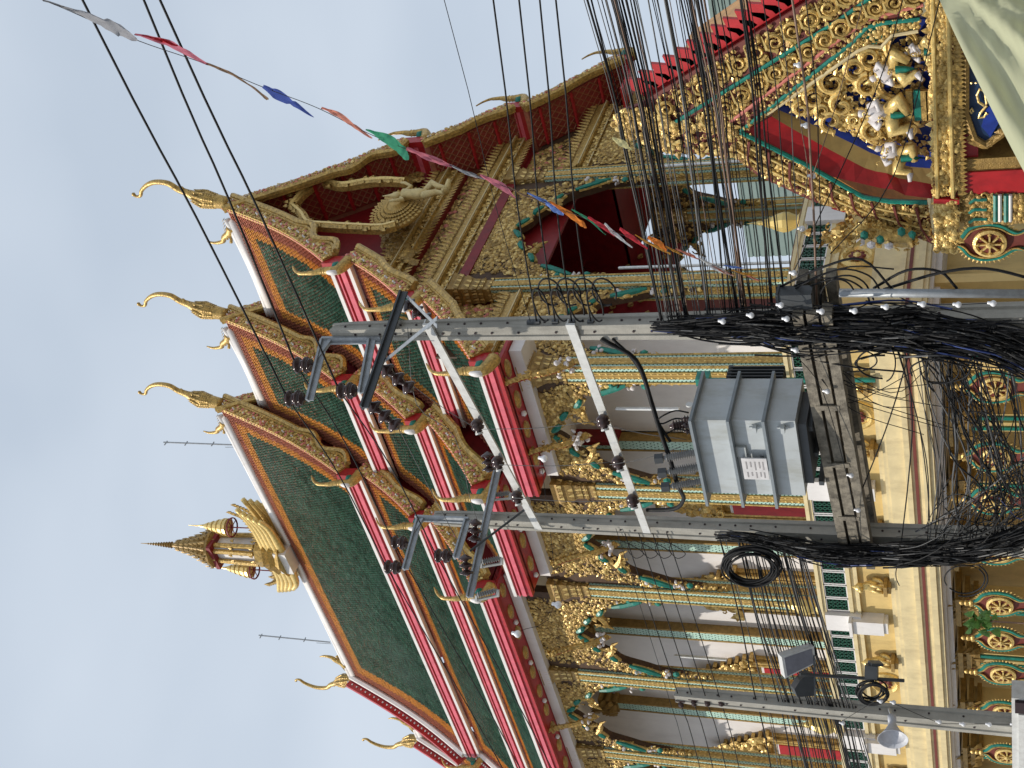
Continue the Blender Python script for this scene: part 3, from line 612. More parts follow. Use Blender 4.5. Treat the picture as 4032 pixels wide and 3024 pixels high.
# windows with red shutters and gilt crowns
for i in range(1, 6):
    y = (YC[i]+YC[i+1])/2+.25; b = MB(); b.box(3.05, 3.2, y-.85, y+.85, ZF+.3, 9.5, 0)
    b.box(2.98, 3.1, y-.62, y+.62, ZF+.4, 9.3, 1)
    for s in (-1, 1):
        for q_ in (.66, .78): b.tube([(2.95, y+s*q_, ZF+.3), (2.95, y+s*q_, 9.5)], .05, 5, 0)
    wd = obj('window', b, [GOLD, WHITE], temple)
    b = MB(); b.box(2.9, 2.96, y-.6, y-.02, ZF+.45, 9.2, 0); b.box(2.9, 2.96, y+.02, y+.6, ZF+.45, 9.2, 0); obj('shutter', b, [RED], wd)
    b = MB()
    for s in range(7): b.box(2.9+.02*s, 3.2, y-1.0+s*.13, y+1.0-s*.13, 9.5+s*.25, 9.62+s*.25, 0)
    scatter(b, 330, lambda u, v: np.stack([np.full(len(u), 2.88), y+(u-.5)*2.1*(1-v), 9.5+v*2.1], 1), .2, (-1, 0, 0), (0, 0, 1)); obj('window_crown', b, [GOLD, GOLDB], wd)
# ---- terrace
b = MB()
b.box(.02, 14.9, .02, 33, 5.3, ZF, 1); b.box(0, 15, 0, 33, 4.4, 5.5, 0)
tw = obj('terrace_wall', b, [YEL, CREAM], temple)
b = MB()
for z0, z1, pr, m in ((5.5, 5.58, .1, 0), (5.58, 5.68, .05, 0), (4.6, 4.72, .12, 0), (4.5, 4.6, .2, 0), (4.12, 4.5, .24, 0), (4.0, 4.12, .36, 0), (3.93, 4.0, .3, 0), (3.86, 3.93, .33, 1), (3.74, 3.86, .3, 0), (3.6, 3.74, .4, 0), (3.5, 3.6, .34, 0), (3.42, 3.5, .1, 2)):
    b.box(-pr, 15.0, -pr, 33, z0, z1, m)
obj('cornice', b, [CREAM, MAROON, PLAST], temple)
b = MB()
for a0, a1, b0, b1 in ((-.16, .16, -.16, 33), (-.16, 15, -.16, .16)):
    b.box(a0, a1, b0, b1, 6.44, 6.53, 0); b.box(a0+.04, a1-.04 if a1 < 1 else a1, b0+.04, b1-.04 if b1 < 1 else b1, 6.36, 6.44, 0); b.box(a0+.05, a1-.05 if a1 < 1 else a1, b0+.05, b1-.05 if b1 < 1 else b1, 5.68, 5.78, 0)
rail = obj('balustrade', b, [CREAM], temple)
pb = MB(); pb.box(-.03, .02, -.235, .235, 0, .58, 2)
for a in np.arange(-.2, .21, .133):
    for z in np.arange(.07, .56, .11):
        pb.put(lathe([(.055, -.02), (.055, .02), (.03, .02), (.03, -.02)], 6), np.array([[0, 0, 1], [1, 0, 0], [0, 1, 0]]), (-.05, a, z), 0); 
for z in (0, .55): pb.box(-.09, 0, -.235, .235, z, z+.03, 1)
for y in (-.235, .205): pb.box(-.09, 0, y, y+.03, 0, .58, 1)
PANEL = pb.mesh('green_panel', [GREENP, WHITE, DARK], False, org=np.zeros(3))[0]
post_y = [4.85, 9.62, 14.8, 19.6, 24.4]
y = .45
while y < 30:
    if min(abs(y-p_) for p_ in post_y) > .36: inst('green_panel', PANEL, (-.01, y, 5.78), rail)
    y += .505
x = .45
while x < 8.6:
    if abs(x-3.9) > .35: inst('green_panel', PANEL, (x, -.01, 5.78), rail, (0, 0, math.pi/2))
    x += .505
lot = MB(); lot.put(lathe([(.16, 0), (.2, .04), (.15, .1), (.24, .3), (.25, .42), (.2, .6), (.13, .72), (.15, .76), (.09, .82), (.1, .87), (.05, .93), (.06, .98), (.02, 1.15), (.005, 1.3)], 8), None, (0, 0, 0), 0)
LOT = lot.mesh('lotus_finial', [mat('lotus_gold', (.66, .5, .18), .35, .3, .1, 4)], False, org=np.zeros(3))[0]
for p_ in post_y[1:]: inst('lotus_finial', LOT, (0, p_-.35, 6.53), temple)
inst('lotus_finial', LOT, (3.9, 0, 6.53), temple)
for p_ in post_y:
    b = MB(); b.box(-.22, .1, p_-.3, p_+.3, 5.5, 6.4, 0); b.box(-.34, 0, p_-.24, p_+.24, 4.95, 5.72, 0); b.box(-.3, 0, p_-.2, p_+.2, 4.85, 4.95, 0); b.box(-.42, 0, p_-.28, p_+.28, 5.72, 5.8, 0); obj('white_post', b, WHITE, temple)
for bx in ((-.2, .2, -.35, .2, 5.5, 6.4), (3.6, 4.2, -.2, .1, 5.5, 6.4)):
    b = MB(); b.box(*bx); obj('white_post', b, WHITE, temple)
b = MB(); b.tube([(-.3, 1.35, 4.6), (-.3, 1.35, 8.3)], .055, 8, 0); b.box(-.4, -.1, 1.25, 1.45, 8.2, 8.5, 0); obj('green_pipe', b, TEAL, temple)
# medallions with red petals
md = MB(); Rm = np.array([[0, 0, -1], [1, 0, 0], [0, 1, 0]])
md.put(lathe([(.42, 0), (.4, .06), (.32, .12), (.26, .06), (.25, .0)], 20, False), Rm, (0, 0, 0), 0); md.put(lathe([(.26, .03), (.01, .03)], 20, False), Rm, (0, 0, 0), 0)
for i in range(8):
    a = i*math.pi/4; md.put(BLOB, np.array([[0, 0, -.12], [.12*math.cos(a+1.57), .2*math.cos(a), 0], [.12*math.sin(a+1.57), .2*math.sin(a), 0]]), (-.05, .11*math.cos(a), .11*math.sin(a)), 1)
md.put(BLOB, Rm*.2, (-.05, 0, 0), 0)
MED = md.mesh('medallion', [GOLDB, MAROON], False, org=np.zeros(3))[0]
for yy in (2.62, 7.1, 12.2, 17.3, 22.2): inst('medallion', MED, (0, yy, 5.1), temple)
inst('medallion', MED, (2.3, 0, 5.1), temple, (0, 0, math.pi/2)); inst('medallion', MED, (6.4, 0, 5.1), temple, (0, 0, math.pi/2))
# lions on small corbels
def lion_at(pos, rz, label):
    t = thing('lion_statue', pos, label, 'statue', 'small gilt lions on the terrace fascia')
    b = MB(); b.tube([(0, -.02, .2), (-.06, 0, .35), (-.1, 0, .5), (-.12, 0, .62)], [.15, .17, .15, .1], 8); b.put(lathe([(.02, -.12), (.14, -.04), (.14, .06), (.05, .15), (.01, .22)], 8), None, (-.16, 0, .68)); b.tube([(-.2, 0, .68), (-.34, 0, .62)], [.09, .05], 6)
    for s in (-1, 1): b.tube([(-.1, s*.1, .45), (-.2, s*.12, .2), (-.2, s*.12, .02)], [.06, .05, .05], 6); b.tube([(.05, s*.12, .3), (-.02, s*.17, .12), (-.1, s*.15, .02)], [.1, .07, .05], 6)
    for i in range(10): b.put(CURL, frame(rng.normal(0, 1, 3))*.13, (-.1+rng.normal(0, .04), rng.normal(0, .08), .6+rng.normal(0, .06)))
    o = obj('body', b, [GOLDB], t, smooth=True, org=(0, 0, 0)); b = MB(); b.box(-.3, .12, -.2, .2, -.1, 0); b.box(-.22, .12, -.14, .14, -.2, -.1); o2 = obj('corbel', b, [GOLDD], t, org=(0, 0, 0))
    for q in (o, o2): q.location = (0, 0, 0)
    t.rotation_euler = (0, 0, rz); t.scale = (.85, .85, .85)
lbl = ['small gold lion at the terrace corner nearest the front, beside the red petalled medallion', 'small gold lion between the transformer beam and the cream cornice',
       'small gold lion just before the first white terrace bracket', 'small gold lion midway along the yellow fascia after the first bracket', 'small gold lion between second bracket and the far medallion',
       'small gold lion beyond the bundle of grey cables', 'small gold lion close to the horn loudspeaker', 'small gold lion farthest along the yellow fascia']
for (yy, lb) in zip((1.6, 3.5, 6.1, 8.14, 11.1, 13.4, 16.2, 18.4), lbl): lion_at((-.12, yy, 4.86), 0, lb)
# ground floor behind
b = MB(); b.box(1.3, 1.6, 0, 33, 0, 3.45, 0); b.box(.2, 14.5, 1.2, 1.5, 0, 3.45, 0); b.box(.1, 14.9, .1, 33, 3.3, 3.42, 1)
obj('lower_wall', b, [YEL, PLAST], temple)
b = MB()
for yy in np.arange(1.0, 30, 2.05):
    b.box(.25, .75, yy-.25, yy+.25, 0, 2.9, 0)
    for q in (-.15, 0, .15): b.tube([(.24, yy+q, 0), (.24, yy+q, 2.7)], .06, 5, 1 if q else 0)
    for z, r in ((2.7, .32), (2.9, .4), (3.1, .5)): b.box(.5-r, .5+r, yy-r, yy+r, z, z+.12, 2)
    for i in range(26): b.put(LEAF, frame((-1, rng.normal(0, .6), -.5))*.26, (.18+rng.random()*.1, yy+rng.uniform(-.4, .4), 2.6+rng.random()*.6), 2)
obj('lower_pillars', b, [YEL, TEAL, GOLDD], temple)
# ---- spire house on the ridge
S0 = np.array([XC, 16.85, 28.75])
b = MB(); b.put(lathe([(1.0, 0), (.8, .3), (.95, .45), (.7, .6), (.85, .8), (.62, .95), (.7, 1.25), (.55, 1.35)], 8), None, S0, 0)
b.box(S0[0]-.7, S0[0]+.7, S0[1]-.55, S0[1]+.55, S0[2]-.3, S0[2]+.25, 1)
sp_ = obj('spire_house', b, [GOLD, WHITE], temple)
b = MB()
for a in np.arange(0, 2*math.pi, math.pi/2):
    for o_ in (-.24, .24):
        a2 = a+o_; b.tube([S0+np.array([.6*math.cos(a2+.78), .6*math.sin(a2+.78), 1.3]), S0+np.array([.52*math.cos(a2+.78), .52*math.sin(a2+.78), 3.4])], .1, 6, 0)
for z in (1.35, 2.3, 3.2):
    for a in np.arange(0, 2*math.pi, .5): b.put(LEAF, frame((math.cos(a), math.sin(a), 0))*.16, S0+np.array([.6*math.cos(a), .6*math.sin(a), z]), 0)
b.box(S0[0]-.38, S0[0]+.38, S0[1]-.38, S0[1]+.38, S0[2]+1.3, S0[2]+3.3, 1)
obj('spire_posts', b, [GOLD, WHITE], sp_)
b = MB(); b.put(lathe([(.55, 3.3), (.82, 3.38), (.84, 3.48), (.6, 3.56), (.7, 3.7), (.52, 3.86), (.6, 3.98), (.42, 4.12), (.48, 4.26), (.33, 4.4), (.38, 4.55), (.26, 4.68), (.3, 4.85), (.19, 4.95), (.22, 5.15), (.12, 5.3), (.08, 5.6), (.05, 6.1), (.03, 6.6), (.01, 7.15)], 12), None, S0, 0)
for z, r in ((3.48, .82), (3.7, .68), (3.98, .58), (4.26, .46), (4.55, .36), (4.85, .28), (5.15, .2)):
    for a in np.arange(0, 2*math.pi, .35): b.put(LEAF, np.array([[-math.sin(a)*.16, 0, math.cos(a)*.16], [math.cos(a)*.13, 0, math.sin(a)*.13], [0, .2, 0]]), S0+np.array([r*math.cos(a), r*math.sin(a), z]), 0)
for z in np.arange(5.6, 6.8, .13): b.put(lathe([(.02, -.03), (.15-.09*(z-5.6), 0), (.02, .03)], 8), None, S0+np.array([0, 0, z]), 0)
b.box(S0[0]-.62, S0[0]+.62, S0[1]-.62, S0[1]+.62, S0[2]+3.18, S0[2]+3.36, 1)
obj('spire', b, [GOLDD, REDD], sp_)
b = MB()                                                   # gilt boat shaped wings
for sg, Lb in ((-1, 2.3), (1, 1.9)):
    for i, (w_, h0, h1) in enumerate(((.44, -.2, .5), (.42, .02, .5), (.38, .24, .85), (.33, .46, .85), (.27, .68, 1.15))):
        pts = smoothpath([(0, .3*sg, 0), (0, Lb*.45*sg, .02), (0, Lb*.75*sg, .1), (0, Lb*(.93+.05*i)*sg, .38)], 5)
        for s in (-1, 1): b.tube(pts+S0+np.array([s*w_, 0, h0+.15]), np.linspace(.19, .1, len(pts)), 7, 0)
    for s in (-1, 1):
        pts = smoothpath([(0, .4*sg, 1.2), (0, Lb*.5*sg, 1.1), (0, Lb*.85*sg, 1.2), (0, Lb*1.0*sg, 1.7)], 5)
        for q in pts: b.put(LEAF, np.array([[0, 0, .1], [.2, 0, 0], [0, .26, 0]]), S0+q+np.array([s*.2, 0, -.1]), 1)
obj('boat_base', b, [GOLDB, GOLD], sp_, smooth=True)
for sg in (-1, 1):
    c_ = S0+np.array([0, sg*1.25, 0]); b = MB(); b.tube([c_+[0, 0, 1.1], c_+[0, 0, 2.3]], .025, 6, 1)
    b.put(lathe([(.3, .1), (.36, 0), (.33, .15), (.36, .17), (.27, .42), (.3, .44), (.2, .68), (.23, .7), (.14, .92), (.16, .94), (.08, 1.15), (.03, 1.4), (.01, 1.9)], 12), None, c_+[0, 0, 2.3], 0)
    b.put(lathe([(.36, 0), (.4, 0), (.4, .05), (.36, .05)], 16, False), None, c_+[0, 0, 2.12], 1)
    for a in (0, .8, 1.57, 2.35): b.bar(c_+[.38*math.cos(a), .38*math.sin(a), 2.17], c_-[.38*math.cos(a), .38*math.sin(a), -2.17], .025, .025, mat=1)
    obj('tiered_parasol', b, [GOLDB, REDD], sp_)
for (yy, zt, zb, lb) in ((11.1, 31.98, 28.6, 'thin white aerial mast on the ridge beside the third gable finial'), (22.5, 32.5, 29, 'thin grey aerial mast on the ridge beside the rear finial')):
    b = MB(); b.tube([(XC, yy, zb), (XC+.02, yy-.05, zt)], .03, 6); b.tube([(XC, yy+.1, zb), (XC, yy+.12, zb+.7)], .015, 4)
    for z in (.35, .7, .97): b.bar((XC-.12, yy-.03, zb+(zt-zb)*z), (XC+.12, yy-.03, zb+(zt-zb)*z), .03, .03)
    obj('aerial_mast', b, [STEEL], None, lb, 'antenna', 'aerial masts on the ridge')
# fluorescent tubes
for (xa, ya, xb, yb, ax, v, lb) in ((2425, 1610, 2672, 1608, 0, 1.6, 'white fluorescent tube in the first side arch above the transformer'), (2435, 1056, 3120, 1050, 1, 2.5, 'long white fluorescent tube beside the second front column'),
                                  (2590, 655, 2910, 640, 1, 1.7, 'white fluorescent tube on the right front column behind the wires'), (2655, 2583, 2860, 2600, 0, 2.6, 'white fluorescent tube in the third side arch behind the wires')):
    p0, p1 = P(xa, ya, ax, v), P(xb, yb, ax, v); p1[:2] = p0[:2]; b = MB(); b.tube([p0, p1], .035, 8, 0); b.bar(p0+[.05, .03, 0], p1+[.05, .03, 0], .06, .06, mat=0); obj('fluorescent_tube', b, [LAMPT], None, lb, 'lamp', 'fluorescent tubes on the columns')
# ------------------------------------------------------------------ background building
p0 = P(2958, -100, 0, 45); p1 = P(2958, 1010, 0, 45)
bb = thing('background_building', (50, p1[1], 0), 'tall grey green clad building standing behind the temple at upper right', 'building')
b = MB(); b.box(45, 70, p0[1]-30, p1[1], 0, p1[2], 0); obj('wall', b, BACKG, bb)
b = MB()
for z in np.arange(2, p1[2], .42): b.box(44.94, 45, p0[1]-30, p1[1], z, z+.3, 0)
obj('cladding_boards', b, BACKG, bb, kind='stuff')
# ------------------------------------------------------------------ gate porch (faces the street)
XP = -3.5
def Q(cx, cy, dx=0.): return P(2500+cx*.6926, cy*.6926, 0, XP) + np.array([dx, 0, 0])
porch = thing('gate_porch', (XP, -7, 0), 'small gilded porch with blue backed carved pediment and red edged roof at upper right', 'shrine')
def strip(A, da, B, db, b, m):
    n = max(len(A), len(B)); t = np.linspace(0, 1, 16)
    def rs(L_): L_ = np.array(L_, float); s = np.r_[0, np.cumsum(np.linalg.norm(np.diff(L_, axis=0), axis=1))]; s /= s[-1]; return np.stack([np.interp(t, s, L_[:, 0]), np.interp(t, s, L_[:, 1])], 1)
    a, c_ = rs(A), rs(B)
    for i in range(15): b.put(slab([Q(*a[i], da), Q(*a[i+1], da), Q(*c_[i+1], db), Q(*c_[i], db)], (.05, 0, 0)), None, (0, 0, 0), m)
    return lambda u, v, da=da, db=db: np.array([Q(*(a0+(c0-a0)*vv), da+(db-da)*vv) for vv, a0, c0 in zip(v, np.stack([np.interp(u, t, a[:, 0]), np.interp(u, t, a[:, 1])], 1), np.stack([np.interp(u, t, c_[:, 0]), np.interp(u, t, c_[:, 1])], 1))])
R0 = [(745, 655), (1270, 290), (1330, 265), (1400, 270), (1460, 205), (1610, 180)]; R1 = [(600, 742), (1240, 235), (1320, 150), (1420, 125), (1620, 105)]
R2 = [(540, 690), (1180, 205), (1330, 105), (1640, 20)]; R3 = [(230, 690), (1160, 110), (1340, -20), (1640, -120)]; R4 = [(30, 600), (1000, 10), (1300, -190)]
L0 = [(600, 745), (1000, 945), (1300, 1115), (1450, 1140), (1660, 1145)]; L1 = [(560, 900), (700, 1010), (1000, 1150), (1200, 1215), (1450, 1300), (1700, 1400)]
NR = (-1, 0, 0)
b = MB(); f01 = strip(R0, .1, R1, 0, b, 0); f12 = strip(R1, 0, R2, .0, b, 1); f23 = strip(R2, 0, R3, .02, b, 1); f34 = strip(R3, .02, R4, .1, b, 1)
fl = strip(L0, 0, L1, .05, b, 1)
apex = [(600, 742), (540, 690), (230, 690), (30, 600), (-90, 640), (-130, 700), (-60, 760), (200, 870), (560, 900)]
b.put(slab([Q(*p_, .03) for p_ in apex], (.1, 0, 0)), None, (0, 0, 0), 1)
for R, off, m, r in ((R1, -.02, 3, .035), (R2, -.03, 4, .03), (R3, -.03, 3, .035), (R0, .02, 5, .03), (L0, -.03, 3, .04)):
    b.tube([Q(*p_, off) for p_ in R], r, 6, m)
for (f, n, s) in ((f01, 420, .075), (f12, 140, .07), (f23, 330, .1), (f34, 330, .1)):
    scatter(b, n, lambda u, v, f=f: f(u, .1+.8*v)+np.array([-.03, 0, 0]), s*.9, NR, (2, 2, 6, 7), jit=.3)
scatter(b, 1000, lambda u, v: fl(u, .05+.85*v)+np.array([-.03, 0, 0]), .075, NR, (2, 6, 7, 7), jit=.35)
ap = np.array([Q(*p_) for p_ in apex]); ctr = ap.mean(0)
def fa(u, v):
    i = (u*len(ap)).astype(int) % len(ap); j = (i+1) % len(ap); w_ = (u*len(ap)) % 1; e = ap[i]*(1-w_)[:, None]+ap[j]*w_[:, None]; return ctr+(e-ctr)*np.sqrt(v)[:, None]*.98+np.array([-.03, 0, 0])
scatter(b, 520, fa, .1, NR, (2, 6, 7), jit=.35)
for i in range(13):                                                        # rosettes
    for f in (f23, f34):
        q = f(np.array([(i+.5)/13]), np.array([.5]))[0]; a = np.linspace(0, 3.4*math.pi, 20)+i; r_ = np.linspace(.15, .03, 20); b.tube([q+np.array([-.07-.05*t_/20, r_[t_]*math.cos(a[t_]), r_[t_]*math.sin(a[t_])]) for t_ in range(20)], np.linspace(.035, .018, 20), 5, 2)
        b.tube([q+np.array([-.06, .17, -.02]), q+np.array([-.11, .1, .13]), q+np.array([-.06, -.1, .2])], [.04, .03, .008], 5, 6)
for i in range(9):
    q = fl(np.array([(i+.5)/9]), np.array([.1]))[0]; q2 = fl(np.array([(i+.9)/9]), np.array([.95]))[0]; b.tube([q+[-.08, 0, 0], q*.5+q2*.5+[-.1, .03, .04], q2+[-.06, 0, 0]], [.03, .02, .01], 5, 1)
for kx in (.3, .62):
    b.tube([fl(np.array([t_]), np.array([kx]))[0]+[-.07, 0, 0] for t_ in np.linspace(0, .99, 24)], .022, 5, 6)
rake = obj('rake_carving', b, [TEAL, MAROON, GOLD, TEAL, ROSE, CREAM, GOLDB, GOLDD], porch)
b = MB()
for i in range(15):
    t = i/14; c0 = np.array(R4[0])*(1-t)+np.array(R4[1])*t+(np.array([150, -110])*(t > 1)); q = Q(c0[0], c0[1], .3); 
    dirv = Q(R4[1][0], R4[1][1], .3)-Q(R4[0][0], R4[0][1], .3); dirv /= np.linalg.norm(dirv); up = np.array([0, dirv[2], -dirv[1]]); up = up if up[2] > 0 else -up
    b.put(slab([q, q+dirv*.34+up*.03, q+dirv*.3+up*.14, q-dirv*.06+up*.42, q-dirv*.1+up*.2, q-dirv*.02+up*.1], (.08, 0, 0)), None, (0, 0, 0), 0)
b.put(slab([Q(30, 560, .4), Q(1050, -30, .4), Q(1050, 60, .4), Q(30, 640, .4)], (.2, 0, 0)), None, (0, 0, 0), 0)
obj('red_crest', b, [mat('crest_red', (.5, .025, .03), .4)], porch)
b = MB(); b.put(slab([Q(1110, 1225, .2), Q(1180, 1245, .2), Q(1330, 1245, .2), Q(1345, 1215, .2), Q(1250, 1205, .2)], (.1, 0, 0)), None, (0, 0, 0), 0); obj('red_eave', b, RED, porch)
# stepped jamb and blue field
J0 = [(620, 745), (760, 815), (1100, 1000), (1420, 1075), (1450, 1060), (1500, 1105), (1690, 1130)]; J1 = [(770, 690), (860, 745), (1100, 880), (1330, 1000), (1420, 1010), (1480, 1040), (1690, 1078)]
J2 = [(790, 672), (1000, 762), (1250, 882), (1370, 945), (1450, 940), (1510, 1000), (1690, 1015)]; J3 = [(810, 655), (1000, 735), (1200, 820), (1320, 890), (1440, 890), (1540, 960), (1690, 975)]
b = MB(); strip(J0, 0, J1, .16, b, 0); strip(J1, .16, J2, .3, b, 1); strip(J2, .3, J3, .36, b, 2)
b.put(slab([Q(*p_, .38) for p_ in [(740, 655), (1270, 270), (1440, 190), (1640, 160), (1700, 170), (1700, 1000), (1540, 985), (1440, 930), (1320, 905)]], (.1, 0, 0)), None, (0, 0, 0), 2)
obj('pediment_field', b, [RED, TAN, BLUE], porch)
# scrollwork
b = MB(); tri = [Q(*p_, .3) for p_ in ((820, 645), (1290, 360), (1640, 240), (1680, 950), (1380, 875), (1190, 795))]; tri = np.array(tri); ct = tri.mean(0)
def ft(u, v):
    i = (u*len(tri)).astype(int) % len(tri); j = (i+1) % len(tri); w_ = (u*len(tri)) % 1; e = tri[i]*(1-w_)[:, None]+tri[j]*w_[:, None]; return ct+(e-ct)*np.sqrt(v)[:, None]
scatter(b, 800, ft, .075, NR, (0, 0, 1), jit=.4)
for _ in range(34):
    c_ = ft(rng.random(1), rng.random(1)*.85)[0]; rr = rng.uniform(.07, .13); s = random.choice((-1, 1)); a = np.linspace(0, 2*math.pi, 14)+rng.uniform(0, 6); r_ = np.linspace(rr, rr*.3, 14)
    b.tube([c_+np.array([-.06-.05*i/14, s*r_[i]*math.cos(a[i]), r_[i]*math.sin(a[i])]) for i in range(14)], np.linspace(.03, .01, 14), 5, 1)
for (cx, cy, rr) in ((1530, 280, .34), (1480, 480, .38), (1120, 500, .26), (1010, 590, .18), (1170, 630, .2), (940, 650, .14), (1250, 420, .2), (1330, 360, .18), (1110, 720, .2), (1350, 780, .2), (1560, 760, .18), (1060, 660, .13), (1320, 520, .2)):
    c_ = Q(cx, cy, .25); s = random.choice((-1, 1)); a = np.linspace(0, 2.2*math.pi, 22); r_ = np.linspace(rr, rr*.25, 22)
    b.tube([c_+np.array([-.04-.06*i/22, s*r_[i]*math.cos(a[i]), r_[i]*math.sin(a[i])]) for i in range(22)], np.linspace(.055, .02, 22), 6, 1)
    b.tube([c_+np.array([-.1, s*r_[i]*.78*math.cos(a[i]), r_[i]*.78*math.sin(a[i])]) for i in range(22)], np.linspace(.03, .012, 22), 5, 0)
    for i in range(0, 20, 2):
        d = np.array([0, s*math.cos(a[i]), math.sin(a[i])]); b.put(LEAF, np.stack([np.cross(d, (1, 0, 0))*.09, d*.12, np.array([-.08, 0, 0])], 1), c_+d*r_[i], 1)
obj('scroll_relief', b, [GOLD, GOLDB], porch)
def figure(cx, cy, s, lean, seat=True):
    c_ = Q(cx, cy, .1); b = MB(); o = lambda y, z, x=0: c_+np.array([x, (y*math.cos(lean)-z*math.sin(lean))*s, (y*math.sin(lean)+z*math.cos(lean))*s])
    b.tube([o(0, -.18), o(0, 0), o(0, .2), o(0, .32)], [.09*s/.6, .1*s/.6, .13*s/.6, .05*s/.6], 9, 0); b.put(lathe([(.01, -.1), (.08, -.04), (.09, .04), (.05, .1)], 9), np.eye(3)*s, o(0, .42), 0); b.tube([o(0, .5), o(0, .58), o(0, .72)], [.07*s, .05*s, .01], 7, 1)
    b.put(lathe([(.14*s, 0), (.13*s, .03), (.1*s, .03)], 9, False), frame(o(0, .3)-o(0, .2)), o(0, .28), 1)
    for g_ in (-1, 1):
        b.tube([o(g_*.15, .24), o(g_*.32, .08, -.08), o(g_*.14, .02, -.16)], [.055*s/.6, .045*s/.6, .03*s/.6], 7, 0)
    b.tube([o(.05, -.2), o(.42, -.25, -.1), o(.36, -.55, -.1), o(.5, -.6, -.16)], [.12*s/.6, .11*s/.6, .07*s/.6, .04*s/.6], 8, 1); b.tube([o(-.05, -.2), o(-.35, -.4, -.1), o(0, -.56, -.1)], [.12*s/.6, .1*s/.6, .06*s/.6], 8, 1)
    b.tube([o(.38, -.56, -.12), o(.56, -.62, -.2)], [.06*s/.6, .03], 6, 0); b.put(LEAF, np.array([[0, 0, -.1], [.14, 0, 0], [0, -.3, 0]]), o(0, -.2, -.14), 2)
    for _ in range(5): b.put(CURL, frame(rng.normal(0, 1, 3))*.09, o(rng.normal(0, .12), rng.uniform(-.1, .35), -.12), 1)
    obj('relief_figure', b, [SKIN, GOLDB, TEAL], porch, smooth=True)
figure(1440, 415, .62, -.5); figure(1400, 655, .72, 0); figure(1470, 885, .6, .35); figure(1610, 300, .45, -.3)
b = MB()
for cx in (1555, 1600, 1640, 1670): b.bar(Q(cx, 530, .1), Q(cx+8, 700, .1), .1, .07 if cx != 1600 else .05, (1, 0, 0), 0 if cx != 1600 else 1)
obj('relief_throne', b, [GOLD, TEAL], porch)
# beams, post capital, sign
b = MB(); A0, A1 = Q(1690, -150, -.05), Q(1738, 1100, -.05); 
b.put(slab([Q(1660, -150, -.05), Q(1700, 1090, -.05), Q(1835, 1105, -.05), Q(1790, -150, -.05)], (.5, 0, 0)), None, (0, 0, 0), 2)
for x0, x1 in ((1690, 1722), (1775, 1810)): b.tube([Q(x0, -150, -.12), Q(x1, 1100, -.12)], .035, 7, 1)
scatter(b, 1000, lambda u, v: np.array([Q(1665+40*a+c_*130, -100+1190*a, -.08) for a, c_ in zip(u, v)]), .1, NR, (0, 0, 1), jit=.35)
for i in range(50): t = i/49; b.put(LEAF, np.array([[0, 0, -.1], [.12, 0, 0], [0, -.14, 0]]), Q(1800+37*t, -100+1190*t, -.05), 0)
b.put(slab([Q(1710, 1100, -.06), Q(1840, 1105, -.06), Q(1835, 1400, -.06), Q(1700, 1400, -.06)], (.4, 0, 0)), None, (0, 0, 0), 2); b.tube([Q(1715, 1130, -.1), Q(1715, 1390, -.1)], .03, 6, 1)
scatter(b, 300, lambda u, v: np.array([Q(1710+125*c_, 1120+285*a, -.1) for a, c_ in zip(u, v)]), .1, NR, (0, 0, 1), jit=.35)
obj('carved_beam', b, [GOLD, GOLDB, MAROON], porch)
b = MB(); b.put(slab([Q(1840, 985, .0), Q(2300, 960, .0), Q(2300, 1090, .0), Q(1850, 1110, 0)], (.5, 0, 0)), None, (0, 0, 0), 0); b.put(slab([Q(1700, 1105, -.14), Q(1845, 1110, -.14), Q(1845, 1135, -.14), Q(1700, 1130, -.14)], (.5, 0, 0)), None, (0, 0, 0), 0)
obj('red_beam', b, RED, porch)
b = MB()
b.put(slab([Q(1850, 1110, .05), Q(2300, 1105, .05), Q(2300, 1250, .05), Q(2120, 1270, .05), Q(1900, 1300, .05), Q(1850, 1200, .05)], (.4, 0, 0)), None, (0, 0, 0), 0)
scatter(b, 500, lambda u, v: np.array([Q(1855+400*a, 1110+150*c_, .0) for a, c_ in zip(u, v)]), .09, NR, (0, 0, 1), jit=.35)
for cy in (1130, 1185, 1240): b.tube([Q(1900, cy+20, -.03), Q(1930, cy, -.03), Q(2000, cy, -.03)], .03, 5, 2)
for cx in (2050, 2110): b.tube([Q(cx, 1100, -.04), Q(cx, 1250, -.04)], .04, 6, 2); b.tube([Q(cx+25, 1100, -.04), Q(cx+25, 1250, -.04)], .03, 6, 3)
obj('post_capital', b, [GOLDD, GOLD, TEAL, WHITE], porch)
b = MB(); pth = smoothpath([Q(1580, 1330, -.05), Q(1480, 1335, -.05), Q(1380, 1300, -.05), Q(1260, 1300, -.05), Q(1190, 1350, -.05), Q(1110, 1350, -.05)], 6)
b.tube(pth, np.linspace(.2, .05, len(pth)), 8, 0)
for q in pth:
    for _ in range(7): b.put(random.choice((LEAF, CURL)), frame(rng.normal(0, 1, 3)+np.array([-1, 0, 0]))*.14, q+rng.normal(0, .09, 3), random.choice((0, 1)))
for cx, cy in ((1310, 1300), (1400, 1325), (1520, 1280), (1580, 1300)): b.put(BLOB, np.array([[0, 0, -.12], [.2, 0, 0], [0, .14, 0]]), Q(cx, cy, -.16), 2)
for cx, cy in ((1350, 1345), (1450, 1350), (1290, 1330)): b.put(BLOB, frame((-1, 0, 0))*.16, Q(cx, cy, -.2), 3)
obj('tail_finial', b, [GOLD, GOLDB, TEAL, SKIN], porch)
b = MB(); b.put(slab([Q(1880, 330, .05), Q(2300, 330, .05), Q(2300, 700, .05), Q(2000, 830, .05), Q(1930, 790, .05), Q(1880, 650, .05)], (.1, 0, 0)), None, (0, 0, 0), 0)
